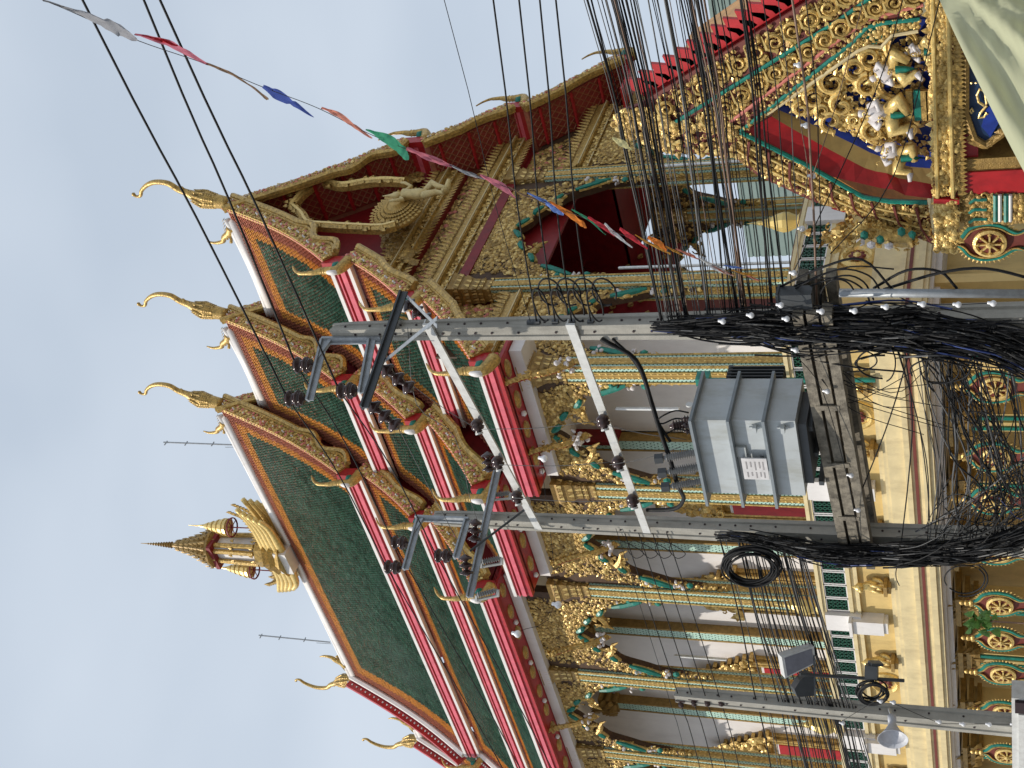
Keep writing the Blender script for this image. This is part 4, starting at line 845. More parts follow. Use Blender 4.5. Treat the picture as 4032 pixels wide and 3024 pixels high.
pl = [Q(1880, 330, .02), Q(1880, 650, .02), Q(1930, 790, .02), Q(2000, 830, .02), Q(2080, 770, .02), Q(2160, 690, .02)]; b.tube(pl, .06, 6, 1)
for q in smoothpath(pl, 5): b.put(LEAF, frame(rng.normal(0, 1, 3)+np.array([-2, 0, 0]))*.13, q, 1)
b.put(slab([Q(2000, 620, .0), Q(2060, 560, .0), Q(2080, 680, .0), Q(2020, 780, .0), Q(1970, 720, .0)], (.04, 0, 0)), None, (0, 0, 0), 2)
sign = obj('name_board', b, [NAVY, GOLDD, BLUE], porch)
b = MB()                                            # gilt Thai letters
def letter(pts, r=.02): b.tube([Q(x, y, .0) for x, y in pts], r, 6, 0)
letter([(2000, 590), (1990, 520), (1960, 505), (1945, 540), (1955, 580), (1985, 600)]); letter([(2000, 600), (1965, 640), (1955, 670), (1985, 665), (2000, 640), (2005, 650)]); letter([(1915, 645), (1905, 630), (1915, 615), (1925, 635)], .014)
letter([(1915, 468), (1914, 474)]); letter([(1940, 468), (1939, 474)]); letter([(2000, 470), (1975, 440), (1985, 410), (2005, 420)])
obj('lettering', b, [GOLDB], sign)
b = MB(); b.box(XP+.04, XP+3, Q(1750, 1000)[1]-.25, Q(1750, 1000)[1]+.2, 0, 2.6, 0); b.box(XP+.1, XP+3, -9.8, Q(1750, 1000)[1], 2.3, 2.75, 1); obj('gate_post', b, [GOLDD, RED], porch)
b = MB(); rz = Q(-90, 640)[2]
for sg in (-1, 1):
    for (ya, za), (yb, zb) in (((0, rz-.6), (1.3, rz-2.9)), ((1.3, rz-2.9), (2.7, 3.3))): b.put(slab([(XP+.45, -7.0+sg*ya, za), (XP+.45, -7.0+sg*yb, zb), (XP+3.2, -7.0+sg*yb, zb), (XP+3.2, -7.0+sg*ya, za)], (0, 0, -.1)), None, (0, 0, 0), 0)
obj('roof', b, T_ORANGE, porch)
b = MB(); b.box(XP+.7, XP+.8, -9.5, Q(1750, 1000)[1], 1.2, 3.0, 0); b.box(XP+.1, XP+.7, -9.5, Q(1750, 1000)[1], 2.62, 2.7, 1)
scatter(b, 900, lambda u, v: np.stack([np.full(len(u), XP+.68), -9.4+u*(Q(1750, 1000)[1]+9.4), 1.3+1.4*v], 1), .11, NR, (2, 2, 3), jit=.4); obj('inner_frieze', b, [REDD, PINK, GOLDD, GOLD], porch)

# ------------------------------------------------------------------ utility poles
PA = np.array([-8.95, -6.93]); PB = np.array([-7.85, -1.86]); PC = np.array([-8.4, 1.95])
def pole(p, top, s0, s1, name, label):
    t = thing(name, (p[0], p[1], 0), label, 'utility pole', 'concrete utility poles along the pavement')
    b = MB(); V = []; 
    sec = [(-1, -1), (-.45, -1), (-.35, -.8), (.35, -.8), (.45, -1), (1, -1), (1, -.45), (.8, -.35), (.8, .35), (1, .45), (1, 1), (.45, 1), (.35, .8), (-.35, .8), (-.45, 1), (-1, 1), (-1, .45), (-.8, .35), (-.8, -.35), (-1, -.45)]
    sec = [(-1, -1), (1, -1), (1, 1), (-1, 1)] if False else sec
    n = len(sec); zs = [0, top*.5, top-.35, top]; ws = [s0, (s0+s1)/2, s1, s1*.86]
    for z, w_ in zip(zs, ws): V += [(x*w_/2, y*w_/2, z) for x, y in sec]
    F = [(i*n+j, i*n+(j+1) % n, (i+1)*n+(j+1) % n, (i+1)*n+j) for i in range(3) for j in range(n)] + [tuple(3*n+j for j in range(n))]
    b.put(T(V, F), None, (p[0], p[1], 0), 0)
    obj('post', b, CONC, t, org=(p[0], p[1], 0)); h = MB(); z = top-.4
    while z > 2.2:
        w_ = s1+(s0-s1)*(1-z/top)
        for d, o_ in (((-1, 0, 0), (-w_/2*.8-.003, .0)), ((0, -1, 0), (0, -w_/2*.8-.003))): h.put(lathe([(.018, 0), (.018, .01)], 8), frame(d), (p[0]+o_[0], p[1]+o_[1], z+(0 if d[0] else .17)), 0)
        z -= random.choice((.25, .4, .55))
    obj('bolt_hole', h, DARK, t); return t
pa = pole(PA, 11.07, .34, .2, 'utility_pole', 'tall concrete pole right of the transformer with a tangle of black cables')
pb = pole(PB, 11.35, .34, .2, 'utility_pole', 'tall concrete pole left of the transformer carrying the big round cable coil')
pc = pole(PC, 7.5, .3, .22, 'utility_pole', 'short concrete pole with horn loudspeaker and floodlights at lower left')
def insulator(a, b_, r=.085, n=3, kind=0):
    """ribbed insulator from a to b_"""
    a = np.array(a); b_ = np.array(b_); l = np.linalg.norm(b_-a); F = frame(b_-a); m = MB()
    if kind == 0:   # post insulator
        pr = [(.02, 0), (.03, l*.18), (r*.75, l*.2), (r*.8, l*.3), (r*.5, l*.34), (r, l*.38), (r, l*.46), (r*.62, l*.5), (r*.62, l*.74), (r*.95, l*.78), (r, l*.88), (r*.5, l*.92), (r*.8, l*.96), (r*.3, l)]
    elif kind == 1: # string of bell discs
        pr = [(.015, 0)]
        for i in range(n): z0 = l*(i+.12)/n; pr += [(r*.3, z0), (r*.45, z0+l*.1/n), (r*.85, z0+l*.3/n), (r, z0+l*.45/n), (r*.97, z0+l*.58/n), (r*.6, z0+l*.6/n), (r*.35, z0+l*.8/n)]
        pr += [(.015, l)]
    elif kind == 2: # ribbed bushing
        pr = [(r*.6, 0)]
        for i in range(n): z0 = l*(.05+.85*i/n); pr += [(r*.55, z0), (r, z0+l*.3/n), (r*.55, z0+l*.5/n)]
        pr += [(r*.3, l*.95), (.02, l)]
    else:           # ball like pin insulator
        pr = [(.02, 0), (r*.6, l*.1), (r*.95, l*.25), (r*1.0, l*.42), (r*.8, l*.5), (r*1.05, l*.6), (r*.9, l*.78), (r*.5, l*.85), (r*.62, l*.95), (r*.35, l)]
    m.put(lathe(pr, 14), F, a, 0); return m
def add_ins(a, b_, parent, m_=None, **k): return obj('insulator', insulator(a, b_, **k), m_ or INSUL, parent, smooth=True)
# steel frames and arms
def armset(pl, X, U, arms, cross, name):
    zt = [P(*q[0], 0, X)[2] for q in arms]
    v0, v1 = P(*U[0], 0, X), P(*U[1], 0, X); v1[:2] = v0[:2]; b = MB(); b.bar(v0, v1, .1, .04, (1, 0, 0)); b.bar(v0+[0, .04, 0], v1+[0, .04, 0], .03, .1, (1, 0, 0)); ends = []
    for (s, e), z in zip(arms, zt): 
        p, q = P(*s, 2, z), P(*e, 2, z); p = v0.copy(); p[2] = z; b.bar(p, q, .1, .035); b.bar(p+[0, 0, -.05], q+[0, 0, -.05], .02, .1); ends.append((p, q, z))
    b.bar(v0*.85+v1*.15, ends[0][0]*.7+ends[0][1]*.3, .06, .05)
    obj('steel_frame', b, STEEL, pl)
    zc = P(*cross[2], 0, X-.1)[2]; c0, c1 = P(*cross[0], 2, zc), P(*cross[1], 2, zc); b = MB(); b.bar(c0, c1, .11, .03); b.bar(c0+[0, 0, -.05], c1+[0, 0, -.05], .03, .11); obj('crossarm', b, DGREY if name == 'a' else STEEL, pl, label=None)
    return ends, (c0, c1, zc)
EA, CA = armset(pa, -9.05, ((1269, 1338), (1504, 1345)), (((1272, 1345), (1211, 1577)), ((1468, 1367), (1417, 1547))), ((1580, 1150), (1424, 1606), (1530, 1300)), 'a')
EB, CB = armset(pb, -7.97, ((1636, 2037), (1846, 2042)), (((1644, 2034), (1589, 2242)), ((1833, 2043), (1788, 2197))), ((1960, 1805), (1841, 2351), (1900, 2025)), 'b')
def up(p, h): q = np.array(p, float); q[2] += h; return q
INS_TOP = []
for E_, pl, mids in ((EA, pa, .42), (EB, pb, .5)):
    (p, q, z), (p2, q2, z2) = E_; h = .34
    for s in (q*.97+p*.03, p*(1-mids)+q*mids, q2*.96+p2*.04):
        s = up(s, .02); add_ins(s, up(s, h), pl, r=.125, kind=0); INS_TOP.append(up(s, h-.02))
b = MB(); b.bar(PD(1722, 1252, 15.9), P(1510, 1425, 2, CA[2]), .05, .012); b.bar(PD(1722, 1285, 15.8), P(1600, 1165, 2, CA[2]), .05, .012); obj('brace', b, STEEL, pa)
b = MB(); b.bar(P(2068, 2005, 0, -8.0), P(1850, 2170, 2, CB[2]), .05, .012); obj('brace', b, DGREY, pb)
# strings of discs
def dpt(x, y, ref): return PD(x, y, float((np.array(ref)-CAM) @ D_))
for (a, e) in (((1452, 1585), (1572, 1688)), ((1503, 1440), (1628, 1540)), ((1592, 1185), (1690, 1268))):
    ref = P(*a, 2, CA[2]); add_ins(ref, dpt(*e, ref+D_*.1), pa, r=.12, n=3, kind=1)
for (a, e) in (((1872, 2042), (1868, 2136)), ((1830, 2182), (1838, 2268)), ((1918, 1778), (1926, 1860))):
    ref = P(*a, 2, CB[2]); add_ins(ref, dpt(*e, ref), pb, r=.12, n=3, kind=1)
for (a, e) in (((1895, 2214), (1975, 2196)), ((1876, 2345), (1960, 2322)), ((1945, 1950), (2010, 1940))):
    ref = P(*a, 2, CB[2]); p, q = ref, dpt(*e, ref); o_ = obj('fuse_cutout', insulator(p, q, r=.06, n=8, kind=2), POLYM, pb); b = MB(); b.bar(p+D_*.0+R_*-.08, q+R_*-.1, .035, .035); b.bar(p, p+R_*-.1, .04, .04); b.bar(q, q+R_*-.12, .05, .05); obj('fuse_holder', b, STEELL, o_)
# long pale channel bars between the two poles
for i, ((a, e), z_, lb) in enumerate(((((1680, 1276), (2122, 2082)), 0, 'upper pale steel bar spanning the two poles with three brown insulators'), (((2245, 1276), (2548, 2096)), 0, 'lower pale steel bar spanning the two poles with three brown insulators'))):
    p, q = P(*a, 0, -9.13), P(*e, 0, -8.06); d = q-p; br = thing('spanning_bar', p, lb, 'steel bar'); m_ = MB(); m_.bar(p, q, .035, .13, (0, 0, 1)); m_.bar(p+[.05, 0, .05], q+[.05, 0, .05], .1, .02, (0, 0, 1))
    obj('bar', m_, STEELL, br); 
    for px, py in (((1882, 1672), (1952, 1812), (2016, 1955)), ((2338, 1650), (2400, 1815), (2460, 1965)))[i]:
        s = min(np.linspace(.05, .95, 60), key=lambda t: abs((1512-((p+d*t-CAM) @ R_)/((p+d*t-CAM) @ D_)*F_)-(py-30)))
        c_ = p+d*s+np.array([-.06, 0, 0]); add_ins(c_, c_+np.array([-.13, .17, -.05]), br, r=.1, kind=3)
        h = MB(); h.put(lathe([(.035, 0), (.06, 0), (.06, .03), (.035, .03)], 12), frame((-.13, .17, -.05)), c_+np.array([-.13, .17, -.05]), 0); obj('insulator_ring', h, STEELL, br)
# ------------------------------------------------------------------ transformer platform
AB = np.array([PB[0]-PA[0], PB[1]-PA[1], 0.]); AB /= np.linalg.norm(AB); SD = np.array([-AB[1], AB[0], 0.])     # towards the street
pA3, pB3 = np.array([*PA, 0.]), np.array([*PB, 0.])
for k_, off, lb in ((0, .24, 'weathered concrete beam on the street side under the transformer'), (1, -.34, 'shaded concrete beam on the temple side under the transformer')):
    b = MB(); p = pA3-AB*.55+SD*off; q = pB3+AB*.45+SD*off
    for z, h, w_ in ((4.22, .13, .2), (4.05, .14, .14), (3.87, .13, .2)): b.bar(up(p, z), up(q, z), w_, h, (0, 0, 1))
    for t in (.3, .52, .75): b.bar(up(p*(1-t)+q*t, 4.06)+SD*.1, up(p*(1-t)+q*t, 4.06)+SD*.1+AB*.1, .02, .3)
    obj('platform_beam', b, CONCD, None, lb, 'concrete beam', 'beams of the transformer platform')
b = MB(); 
for t in (.34, .46, .6): 
    c_ = pA3*(1-t)+pB3*t; b.bar(up(c_+SD*.4, 4.34), up(c_-SD*.5, 4.34), .1, .07)
obj('platform_channel', b, DGREY, None, 'dark steel channels lying across the concrete beams beneath the transformer', 'steel channel')
TX0, TX1, TY0, TY1, TZ0, TZ1 = -9.18, -8.3, -5.46, -4.05, 4.44, 5.9
tr = thing('transformer', (-8.75, -4.75, TZ0), 'boxy grey oil transformer with three rimmed bands standing on the concrete beams', 'transformer')
b = MB(); b.box(TX0, TX1, TY0, TY1, TZ0+.04, TZ1); b.box(TX0+.1, TX1-.1, TY0+.15, TY1-.15, TZ0-.08, TZ0+.04, 1); obj('tank', b, [TRANS, DGREY], tr)
for z in (TZ1-.04, TZ1-.56, TZ1-1.04):
    b = MB(); b.box(TX0-.14, TX1+.05, TY0-.1, TY1+.14, z, z+.04); obj('flange', b, mat('flange_grey', (.22, .25, .27), .45) if 'flange_grey' not in MATS else MATS['flange_grey'], tr)
b = MB()
for i in range(6): b.box(TX1+.03+i*.07, TX1+.05+i*.07, TY0+.1, TY1-.1, TZ0+.35, TZ1-.3)
b.box(TX1, TX1+.45, TY0+.12, TY1-.12, TZ1-.36, TZ1-.3); obj('cooling_fin', b, DGREY, tr)
b = MB(); b.box(TX0-.12, TX0-.1, -4.86, -4.46, 4.92, 5.27, 0); b.box(TX0-.1, TX0, -4.8, -4.5, 4.98, 5.02, 1); pl_ = obj('name_plate', b, [mat('plate_white', (.62, .6, .6), .5), DGREY], tr)
b = MB()
for i, (z, l) in enumerate(((5.2, .14), (5.14, .1), (5.08, .16), (5.02, .12), (4.97, .15))): b.box(TX0-.124, TX0-.12, -4.8, -4.8+l, z, z+.018); b.box(TX0-.124, TX0-.12, -4.6, -4.6+l*.7, z, z+.018)
obj('plate_print', b, mat('print_grey', (.35, .33, .33), .6), pl_)
b = MB(); b.box(TX0-.05, TX0, -5.0, -4.82, 5.2, 5.36); obj('blank_plate', b, TRANS, tr)
for y, z in ((-5.4, 4.62), (-5.4, 5.0)):
    b = MB(); b.box(TX0-.09, TX0, y, y+.1, z, z+.05); b.box(TX0-.05, TX0-.02, y+.02, y+.04, z-.06, z+.1); obj('lifting_lug', b, TRANS, tr)
for (x0, y0, x1, y1) in ((2768, 1722, 2655, 1722),):
    ref = np.array([TX0+.35, -5.1, TZ1]); add_ins(up(ref, 0), up(ref, .42)+[-.1, 0, 0], tr, r=.1, n=9, kind=2)
for y in (-4.9, -4.62, -4.34):
    c_ = np.array([TX0-.05, y, TZ1-.02]); add_ins(c_, c_+np.array([-.12, .02, .5]), tr, m_=POLYM, r=.075, n=14, kind=2)
    b = MB(); b.bar(c_+[-.12, .02, .48], c_+[-.14, .02, .6], .1, .1); obj('bushing_cap', b, DGREY, tr)
for y in (-5.3, -5.18, -5.06): 
    c_ = np.array([TX0+.2, y, TZ1]); add_ins(c_, c_+np.array([0, 0, .2]), tr, r=.05, n=4, kind=2)
b = MB(); b.put(lathe([(.02, -.01), (.05, -.01), (.05, .01), (.02, .01)], 12), frame((0, -1, 0)), (TX0+.25, TY0-.06, TZ1+.06)); obj('lifting_eye', b, STEELL, tr)
# ------------------------------------------------------------------ cables
def cable(pts, r, name, label, group, m_=CABLE, cat='cable', n=5, sm=4):
    b = MB(); b.tube(smoothpath(pts, sm) if len(pts) > 2 else pts, r, n); return obj(name, b, m_, None, label, cat, group, smooth=True)
def beyond(p_in, p_edge, far, lift=.0):
    d = p_edge-p_in; d /= abs(d[1]); return p_edge+d*far+np.array([0, 0, lift])
# three high wires across the sky
hv = [((305, -40), (1117, 1562)), ((550, -40), (1232, 1437)), ((612, -40), (1335, 1508))]
names = ['leftmost high wire crossing the open sky above the finials', 'middle high wire crossing the sky over the temple ridge', 'right hand high wire crossing the sky over the tiled roof']
for i, ((a, e), lb) in enumerate(zip(hv, names)):
    t = INS_TOP[i]; ts = t.copy(); p = P(a[0], a[1], 0, ts[0]-.1); far = beyond(ts, p, 12, -.2); q = [far, p, (p+ts)/2+np.array([0, 0, -.03]), ts]
    cable(q, .016, 'high_wire', lb, 'high voltage wires')
hv2 = [(0, 4, (1494, 2242)), (1, 5, None), (2, 3, None)]
for i, (a, b_) in enumerate(((0, 3), (1, 4), (2, 5))):
    s, t = INS_TOP[a], INS_TOP[b_]; cable([s, s*.6+t*.4+[0, 0, -.12], t], .011, 'high_wire', 'thin high wire between the two insulator frames', 'high voltage wires between the poles')
    e = t+np.array([-.1, 8, -.9]) ; e2 = t+np.array([-.3, 30, -2.6]); cable([t, e, e2], .011, 'high_wire', 'high wire running on left over the far roofs', 'high voltage wires beyond the second pole')
for (a, m1, e) in (((1500, 2250), (1760, 2640), (2022, 3040)), ((1700, 2200), (1830, 2520), (1700, 2900)), ((1575, 2390), (1790, 2730), (1960, 3040))):
    pass
# low voltage wires to the first pole
lv = [(1741, 2087, .005), (1938, 2112, .012), (2040, 2185, .012), (2122, 2250, .012), (2185, 2325, .012)]
for (x0, x1, r), lb in zip(lv, ['thinnest wire left of the four black service wires', 'first of four black service wires entering the right pole', 'second of four black service wires entering the right pole', 'third of four black service wires entering the right pole', 'fourth of four black service wires entering the right pole']):
    t = P(x1, 1262, 0, -9.0); p = P(x0, -30, 0, -8.95); m_ = P(x0*.36+x1*.64-14, 800, 0, -8.97); cable([beyond(m_, p, 10, .3), p, m_, t], r, 'service_wire', lb, 'service wires to the right pole')
    if r > .01:
        for (cy, hh, dxx) in ((1200, 95, 0), (1150, 70, 40)):
            c_ = P(x1+14+dxx, cy, 0, -9.05); a = np.linspace(-.4, 2*math.pi-1.0, 16); cable([c_+np.array([-.03*i/16, .28*math.cos(t_), .1*math.sin(t_)-.02]) if dxx == 0 else c_+np.array([0, .22*math.cos(t_), .16*math.sin(t_)]) for i, t_ in enumerate(a)], .013, 'jumper_loop', 'black loop of wire clipped to the right pole', 'jumper loops on the right pole', sm=2)
    b = MB(); b.bar(t, t+[0, .14, 0], .06, .09); b.bar(t+[0, .05, .06], t+[0, .1, -.06], .03, .03)
    obj('wire_clamp', b, DGREY, pa)
for x in (2075, 2175, 2262, 2338):
    b = MB(); c_ = P(x, 1372, 0, -9.1); b.bar(P(x, 1345, 0, -9.1), c_, .03, .03); b.bar(c_+[0, 0, .06], c_-[0, 0, .06], .025, .025); 
# telecom cables towards the upper edge of the photo
tx = sorted(list(rng.uniform(2285, 2960, 42))+list(rng.normal(2450, 40, 11))+list(rng.normal(2745, 30, 12))+[3000, 3060, 3115, 3170])
for i, x0 in enumerate(tx):
    f = (x0-2285)/700; x1 = 2545+f*520+rng.normal(0, 25)+40; Xw = -8.95+rng.normal(0, .18); y1 = 1275+rng.normal(0, 18)
    p = P(x0, -30, 0, Xw); t = P(min(x1, 3300), y1, 0, -9.05); m_ = P(x0*.45+x1*.55+rng.normal(0, 8), 640, 0, Xw); r = random.choice((.0055, .007, .009, .0115, .014, .006))
    mt = random.choice((CABLE, CABLE, CABLE, CABLE, CABLE, CABLE, CABLEG, CABLEB)); q = ('leftmost third' if f < .33 else 'middle third' if f < .66 else 'rightmost third')+' of the bundle'
    cable([beyond(m_, p, 9, .4), p, m_, t+[0, -.25, 0], t], r, 'telecom_cable', ('thick ' if r > .01 else 'thin ')+{CABLE.name: 'black', CABLEG.name: 'grey', CABLEB.name: 'brown'}[mt.name]+' cable running to the right pole in the '+q, 'telecom cables right of the right pole', mt)
for (a, m1, e, r, mt, lb) in (((3405, -20), (3290, 420), (3190, 720), .006, CABLEB, 'pale string hanging across the gilded pediment'), ((3560, -20), (3440, 380), (3120, 1080), .007, CABLE, 'black cable slanting over the blue pediment field'), ((3700, 0), (3520, 690), (3270, 1000), .007, CABLE, 'black cable crossing the porch beam and its carved tail')):
    cable([PD(*a, 15), PD(*m1, 15.5), PD(*e, 16)], r, 'hanging_cable', lb, 'cables hanging over the porch', mt)
# wires from the second pole to the third and beyond
for j, (q, r) in enumerate(((((2425, 2081), (2557, 2500), (2640, 2770), (2717, 3060)), .005), (((2460, 2100), (2592, 2500), (2682, 2775), (2765, 3060)), .009), (((2515, 2100), (2648, 2500), (2733, 2770), (2816, 3060)), .009), (((2570, 2100), (2700, 2500), (2786, 2770), (2867, 3060)), .009), (((2625, 2100), (2756, 2500), (2840, 2770), (2919, 3060)), .009))):
    xs = (-8.0, -8.2, -8.45, -8.45); pts = [P(*a, 0, x) for a, x in zip(q, xs)]; pts.append(beyond(pts[-2], pts[-1], 12, .4))
    cable(pts, r, 'service_wire', ['thin wire left of the four service wires near the short pole', 'first of four wires over the white side arches', 'second of four wires over the white side arches', 'third of four wires over the white side arches', 'fourth of four wires over the white side arches'][j], 'service wires to the short pole')
    if j:
        c_ = P(q[0][0]+30, 2150, 0, -8.0); cable([c_+np.array([0, -.14, .22]), c_+np.array([0, .0, -.02]), c_+np.array([0, .18, -.16]), c_+np.array([0, .3, .0]), c_+np.array([0, .1, .1]), c_+np.array([0, -.1, .02])], .007, 'jumper_loop', 'thin looping wire below the left pole arms', 'jumper loops on the left pole')
        c_ = P(q[2][0], q[2][1], 0, -8.5); b = MB(); b.put(lathe([(.02, -.07), (.055, -.05), (.03, -.02), (.055, .02), (.03, .05), (.02, .07)], 8), frame((0, 1, 0)), c_); b.bar(c_+[0, -.1, 0], c_+[0, .08, 0], .02, .02); b.bar(c_+[0, -.1, .09], c_+[0, -.1, -.09], .02, .02); obj('spool_insulator', b, INSUL, pc)
for i in range(46):
    f = rng.random(); x0 = 2815+f*330; x1 = 3035+f*400+rng.normal(0, 22); xm = 2890+f*345+rng.normal(0, 14); r = random.choice((.006, .007, .009, .011, .013))
    pts = [P(x0, 2118, 0, -8.0), P(xm, 2430, 0, -8.25), P((xm+x1)/2+rng.normal(0, 5), 2730, 0, -8.4), P(x1, 3060, 0, -8.5)]; pts.append(beyond(pts[-2], pts[-1], 12, .4))
    mt = random.choice((CABLE, CABLE, CABLE, CABLEG)); cable(pts, r, 'telecom_cable', ('thick ' if r > .008 else 'thin ')+('grey' if mt is CABLEG else 'black')+' cable running from left pole to short pole, '+('upper' if f < .33 else 'middle' if f < .66 else 'lower')+' part of the bundle', 'telecom cables left of the left pole', mt)
# sagging spans between the two tall poles
for i in range(16):                       # slack bights between the poles
    x0, x1 = rng.uniform(3600, 4010), rng.uniform(3600, 4030); sg = rng.uniform(-40, 190); w_ = rng.uniform(-60, 60)
    cable([P(x0, 1400+rng.normal(0, 20), 0, -9.1), P(x0+sg*.5+w_, 1530, 0, -8.9), P(x0+sg+rng.normal(0, 30), 1700+rng.normal(0, 60), 0, -8.8), P((x0+x1)/2+sg*.8-w_, 1930, 0, -8.5), P(x1, 2120+rng.normal(0, 30), 0, -8.1)], random.choice((.007, .01, .013)), 'slack_cable', ('loose slack bight starting '+('near the cornice' if x0 < 3800 else 'near the wheel frames')+' and ending '+('high' if x1 < 3800 else 'low')+' on the left pole'), 'loose bights between the tall poles', random.choice((CABLE, CABLE, CABLEG)))
for i in range(16):                       # curls of spare cable
    cx, cy = rng.choice(((3300, 1180), (3480, 1430), (3700, 1460), (3900, 1500), (3950, 2050), (3600, 2260), (3800, 2280), (3350, 1420))); ra, rb_ = rng.uniform(40, 130), rng.uniform(30, 90); a0 = rng.uniform(0, 6); th = np.linspace(a0, a0+rng.uniform(2.5, 5.5), 9)
    cable([P(cx+ra*math.cos(t_), cy+rb_*math.sin(t_), 0, -9.2+.1*math.sin(t_)+(.9 if cy > 1900 else 0)) for t_ in th], rng.uniform(.008, .015), 'spare_loop', 'open curl of spare black cable beside a tall pole', 'curls of spare cable at the poles', sm=3)
for i in range(32):
    x0 = rng.uniform(3520, 3990); x1 = x0+rng.uniform(-60, 140); sg = rng.uniform(10, 70); ya, yb = rng.uniform(1340, 1420), rng.uniform(2080, 2200)
    if i % 4 == 0: x1 = x0+rng.uniform(-350, 300)
    pts = [P(x0, ya, 0, -9.1), P(x0*.7+x1*.3+sg*.8+rng.normal(0, 12), 1640, 0, -8.8+rng.normal(0, .15)), P(x0*.35+x1*.65+sg+rng.normal(0, 12), 1880, 0, -8.5), P(x1, yb, 0, -8.05)]
    r = random.choice((.006, .008, .01, .012)); mt = random.choice((CABLE, CABLE, CABLE, CABLEG, CABLEG)); cable(pts, r, 'slack_cable', ('thick ' if r > .009 else 'thin ')+('grey' if mt is CABLEG else 'black')+' slack cable '+('slanting' if i % 4 == 0 else 'sagging')+' between the two tall poles '+('near the cornice' if x0 < 3750 else 'near the lower pillars'), 'slack cables between the tall poles', mt)
for i in range(9):
    x0 = rng.uniform(3255, 3560); x1 = rng.uniform(3560, 3900)
    cable([P(3235, 1430+rng.normal(0, 30), 0, -9.1), P(x0, 1560+rng.normal(0, 40), 0, -8.9), P(x1, 1660+rng.normal(0, 120), 0, -8.7)], .006, 'slack_cable', 'thin slack wire fanning below the concrete beam', 'thin wires fanning below the beam')
cable([P(2368, 1335, 0, -9.1), P(2503, 1417, 0, -9.0), P(2563, 1580, 0, -9.0), P(2596, 1688, 0, -9.15), P(2639, 1813, 0, -9.3), P(2666, 1905, 0, -9.2), P(2692, 1965, 0, -8.4), P(2655, 2003, 0, -8.2), P(2547, 2008, 0, -8.1)], .035, 'feeder_cable', 'thick black feeder cable looping over the transformer bushings', None)
cable([P(2412, 1335, 0, -9.1), P(2480, 1400, 0, -9.0), P(2540, 1500, 0, -9.0), P(2580, 1640, 0, -9.05), P(2640, 1740, 0, -9.2)], .022, 'feeder_cable', 'shorter black feeder dropping from the right pole to the transformer', None)
for y, dx in ((1617, 0), (1648, 4), (1690, 8)):
    cable([P(2583, 1660, 0, -9.1), P(2610, y+20, 0, -9.1), P(2660, y, 0, -9.0), P(2712, y+8, 0, -8.98)], .012, 'low_tail_cable', 'short black tail curving onto a small transformer terminal', 'tails on the transformer terminals')
for (a, e) in (((1880, 1690), (1600, 1500)), ((2338, 1660), (1900, 1690)), ((2400, 1820), (1965, 1830)), ((2460, 1970), (2020, 1960)), ((2338, 1660), (2700, 1730)), ((2400, 1830), (2680, 1760))):
    p, q = P(*a, 0, -8.9), P(*e, 0, -8.9); cable([p, (p+q)/2+[0, 0.05, .0], q], .005, 'thin_lead', 'thin grey lead between the insulators above the transformer', 'thin leads above the transformer', CABLEG)
cable([P(1605, 1290, 0, -9.1), P(1640, 1590, 0, -8.9), P(1790, 1720, 0, -8.8), P(1850, 1960, 0, -8.3), P(1878, 2045, 0, -8.1)], .006, 'thin_lead', 'thin lead from the right crossarm to the left disc string', 'thin leads between the crossarms', CABLEG)
cable([P(1572, 1690, 0, -9.0), P(1700, 1940, 0, -8.6), P(1832, 2185, 0, -8.1)], .006, 'thin_lead', 'thin lead from a hanging disc string to the left frame', 'thin leads between the crossarms', CABLEG)
# tangles hugging the poles
def tangle(name, label, n, path, spread, X, seed, rr=(.006, .014), wob=1.0):
    r2 = np.random.default_rng(seed); b = MB(); path = np.array(path, float); s = np.linspace(0, 1, len(path))
    for i in range(n):
        t0 = r2.random()*.8; t0 *= .8; t1 = min(1, t0+r2.uniform(.25, .8)); ts = np.linspace(t0, t1, 7); o0, o1 = r2.normal(0, .5), r2.normal(0, .5); ph = r2.uniform(0, 6.3); am = r2.uniform(.05, .5); pts = []
        for j, t in enumerate(ts):
            x = np.interp(t, s, path[:, 0]); y = np.interp(t, s, path[:, 1]); w_ = np.interp(t, s, spread); off = (o0+(o1-o0)*j/6+am*math.sin(ph+j*.8)*wob)
            pts.append(P(x+r2.normal(0, 4), y+off*w_, 0, X(t)-.12-abs(r2.normal(0, .14))))
        b.tube(smoothpath(pts, 3), r2.uniform(*rr), 4, 0 if r2.random() < .93 else (1 if r2.random() < .8 else 2))
    return obj(name, b, [CABLE, CABLEG, mat('cable_blue', (.02, .04, .16), .4) if 'cable_blue' not in MATS else MATS['cable_blue']], None, label, 'cable tangle', kind='stuff')
tangle('cable_tangle', 'dense mat of black cables strapped down the right tall pole', 340, [(2560, 1285), (2800, 1285), (3050, 1295), (3300, 1300), (3600, 1300), (3900, 1340), (4100, 1400)], [25, 60, 80, 88, 92, 85, 100], lambda t: -9.0, 3)
tangle('cable_tangle', 'curved bundle of black cables hanging beside the left tall pole', 300, [(2815, 2105), (2950, 2120), (3150, 2165), (3350, 2190), (3600, 2185), (3850, 2170), (4100, 2090)], [20, 22, 30, 42, 48, 44, 60], lambda t: -8.05, 4)
tangle('cable_tangle', 'loose cables spreading at the right edge below the beam', 26, [(3650, 1440), (3780, 1560), (3900, 1700), (4000, 1900), (4080, 2100)], [60, 90, 110, 120, 90], lambda t: -8.8, 5, (.005, .01), 2.)
tangle('cable_tangle', 'splayed grey cables at the right edge beside the left pole', 24, [(3500, 2160), (3700, 2080), (3850, 2020), (4000, 1980), (4100, 1950)], [60, 90, 110, 120, 120], lambda t: -8.3, 6, (.005, .01), 2.)
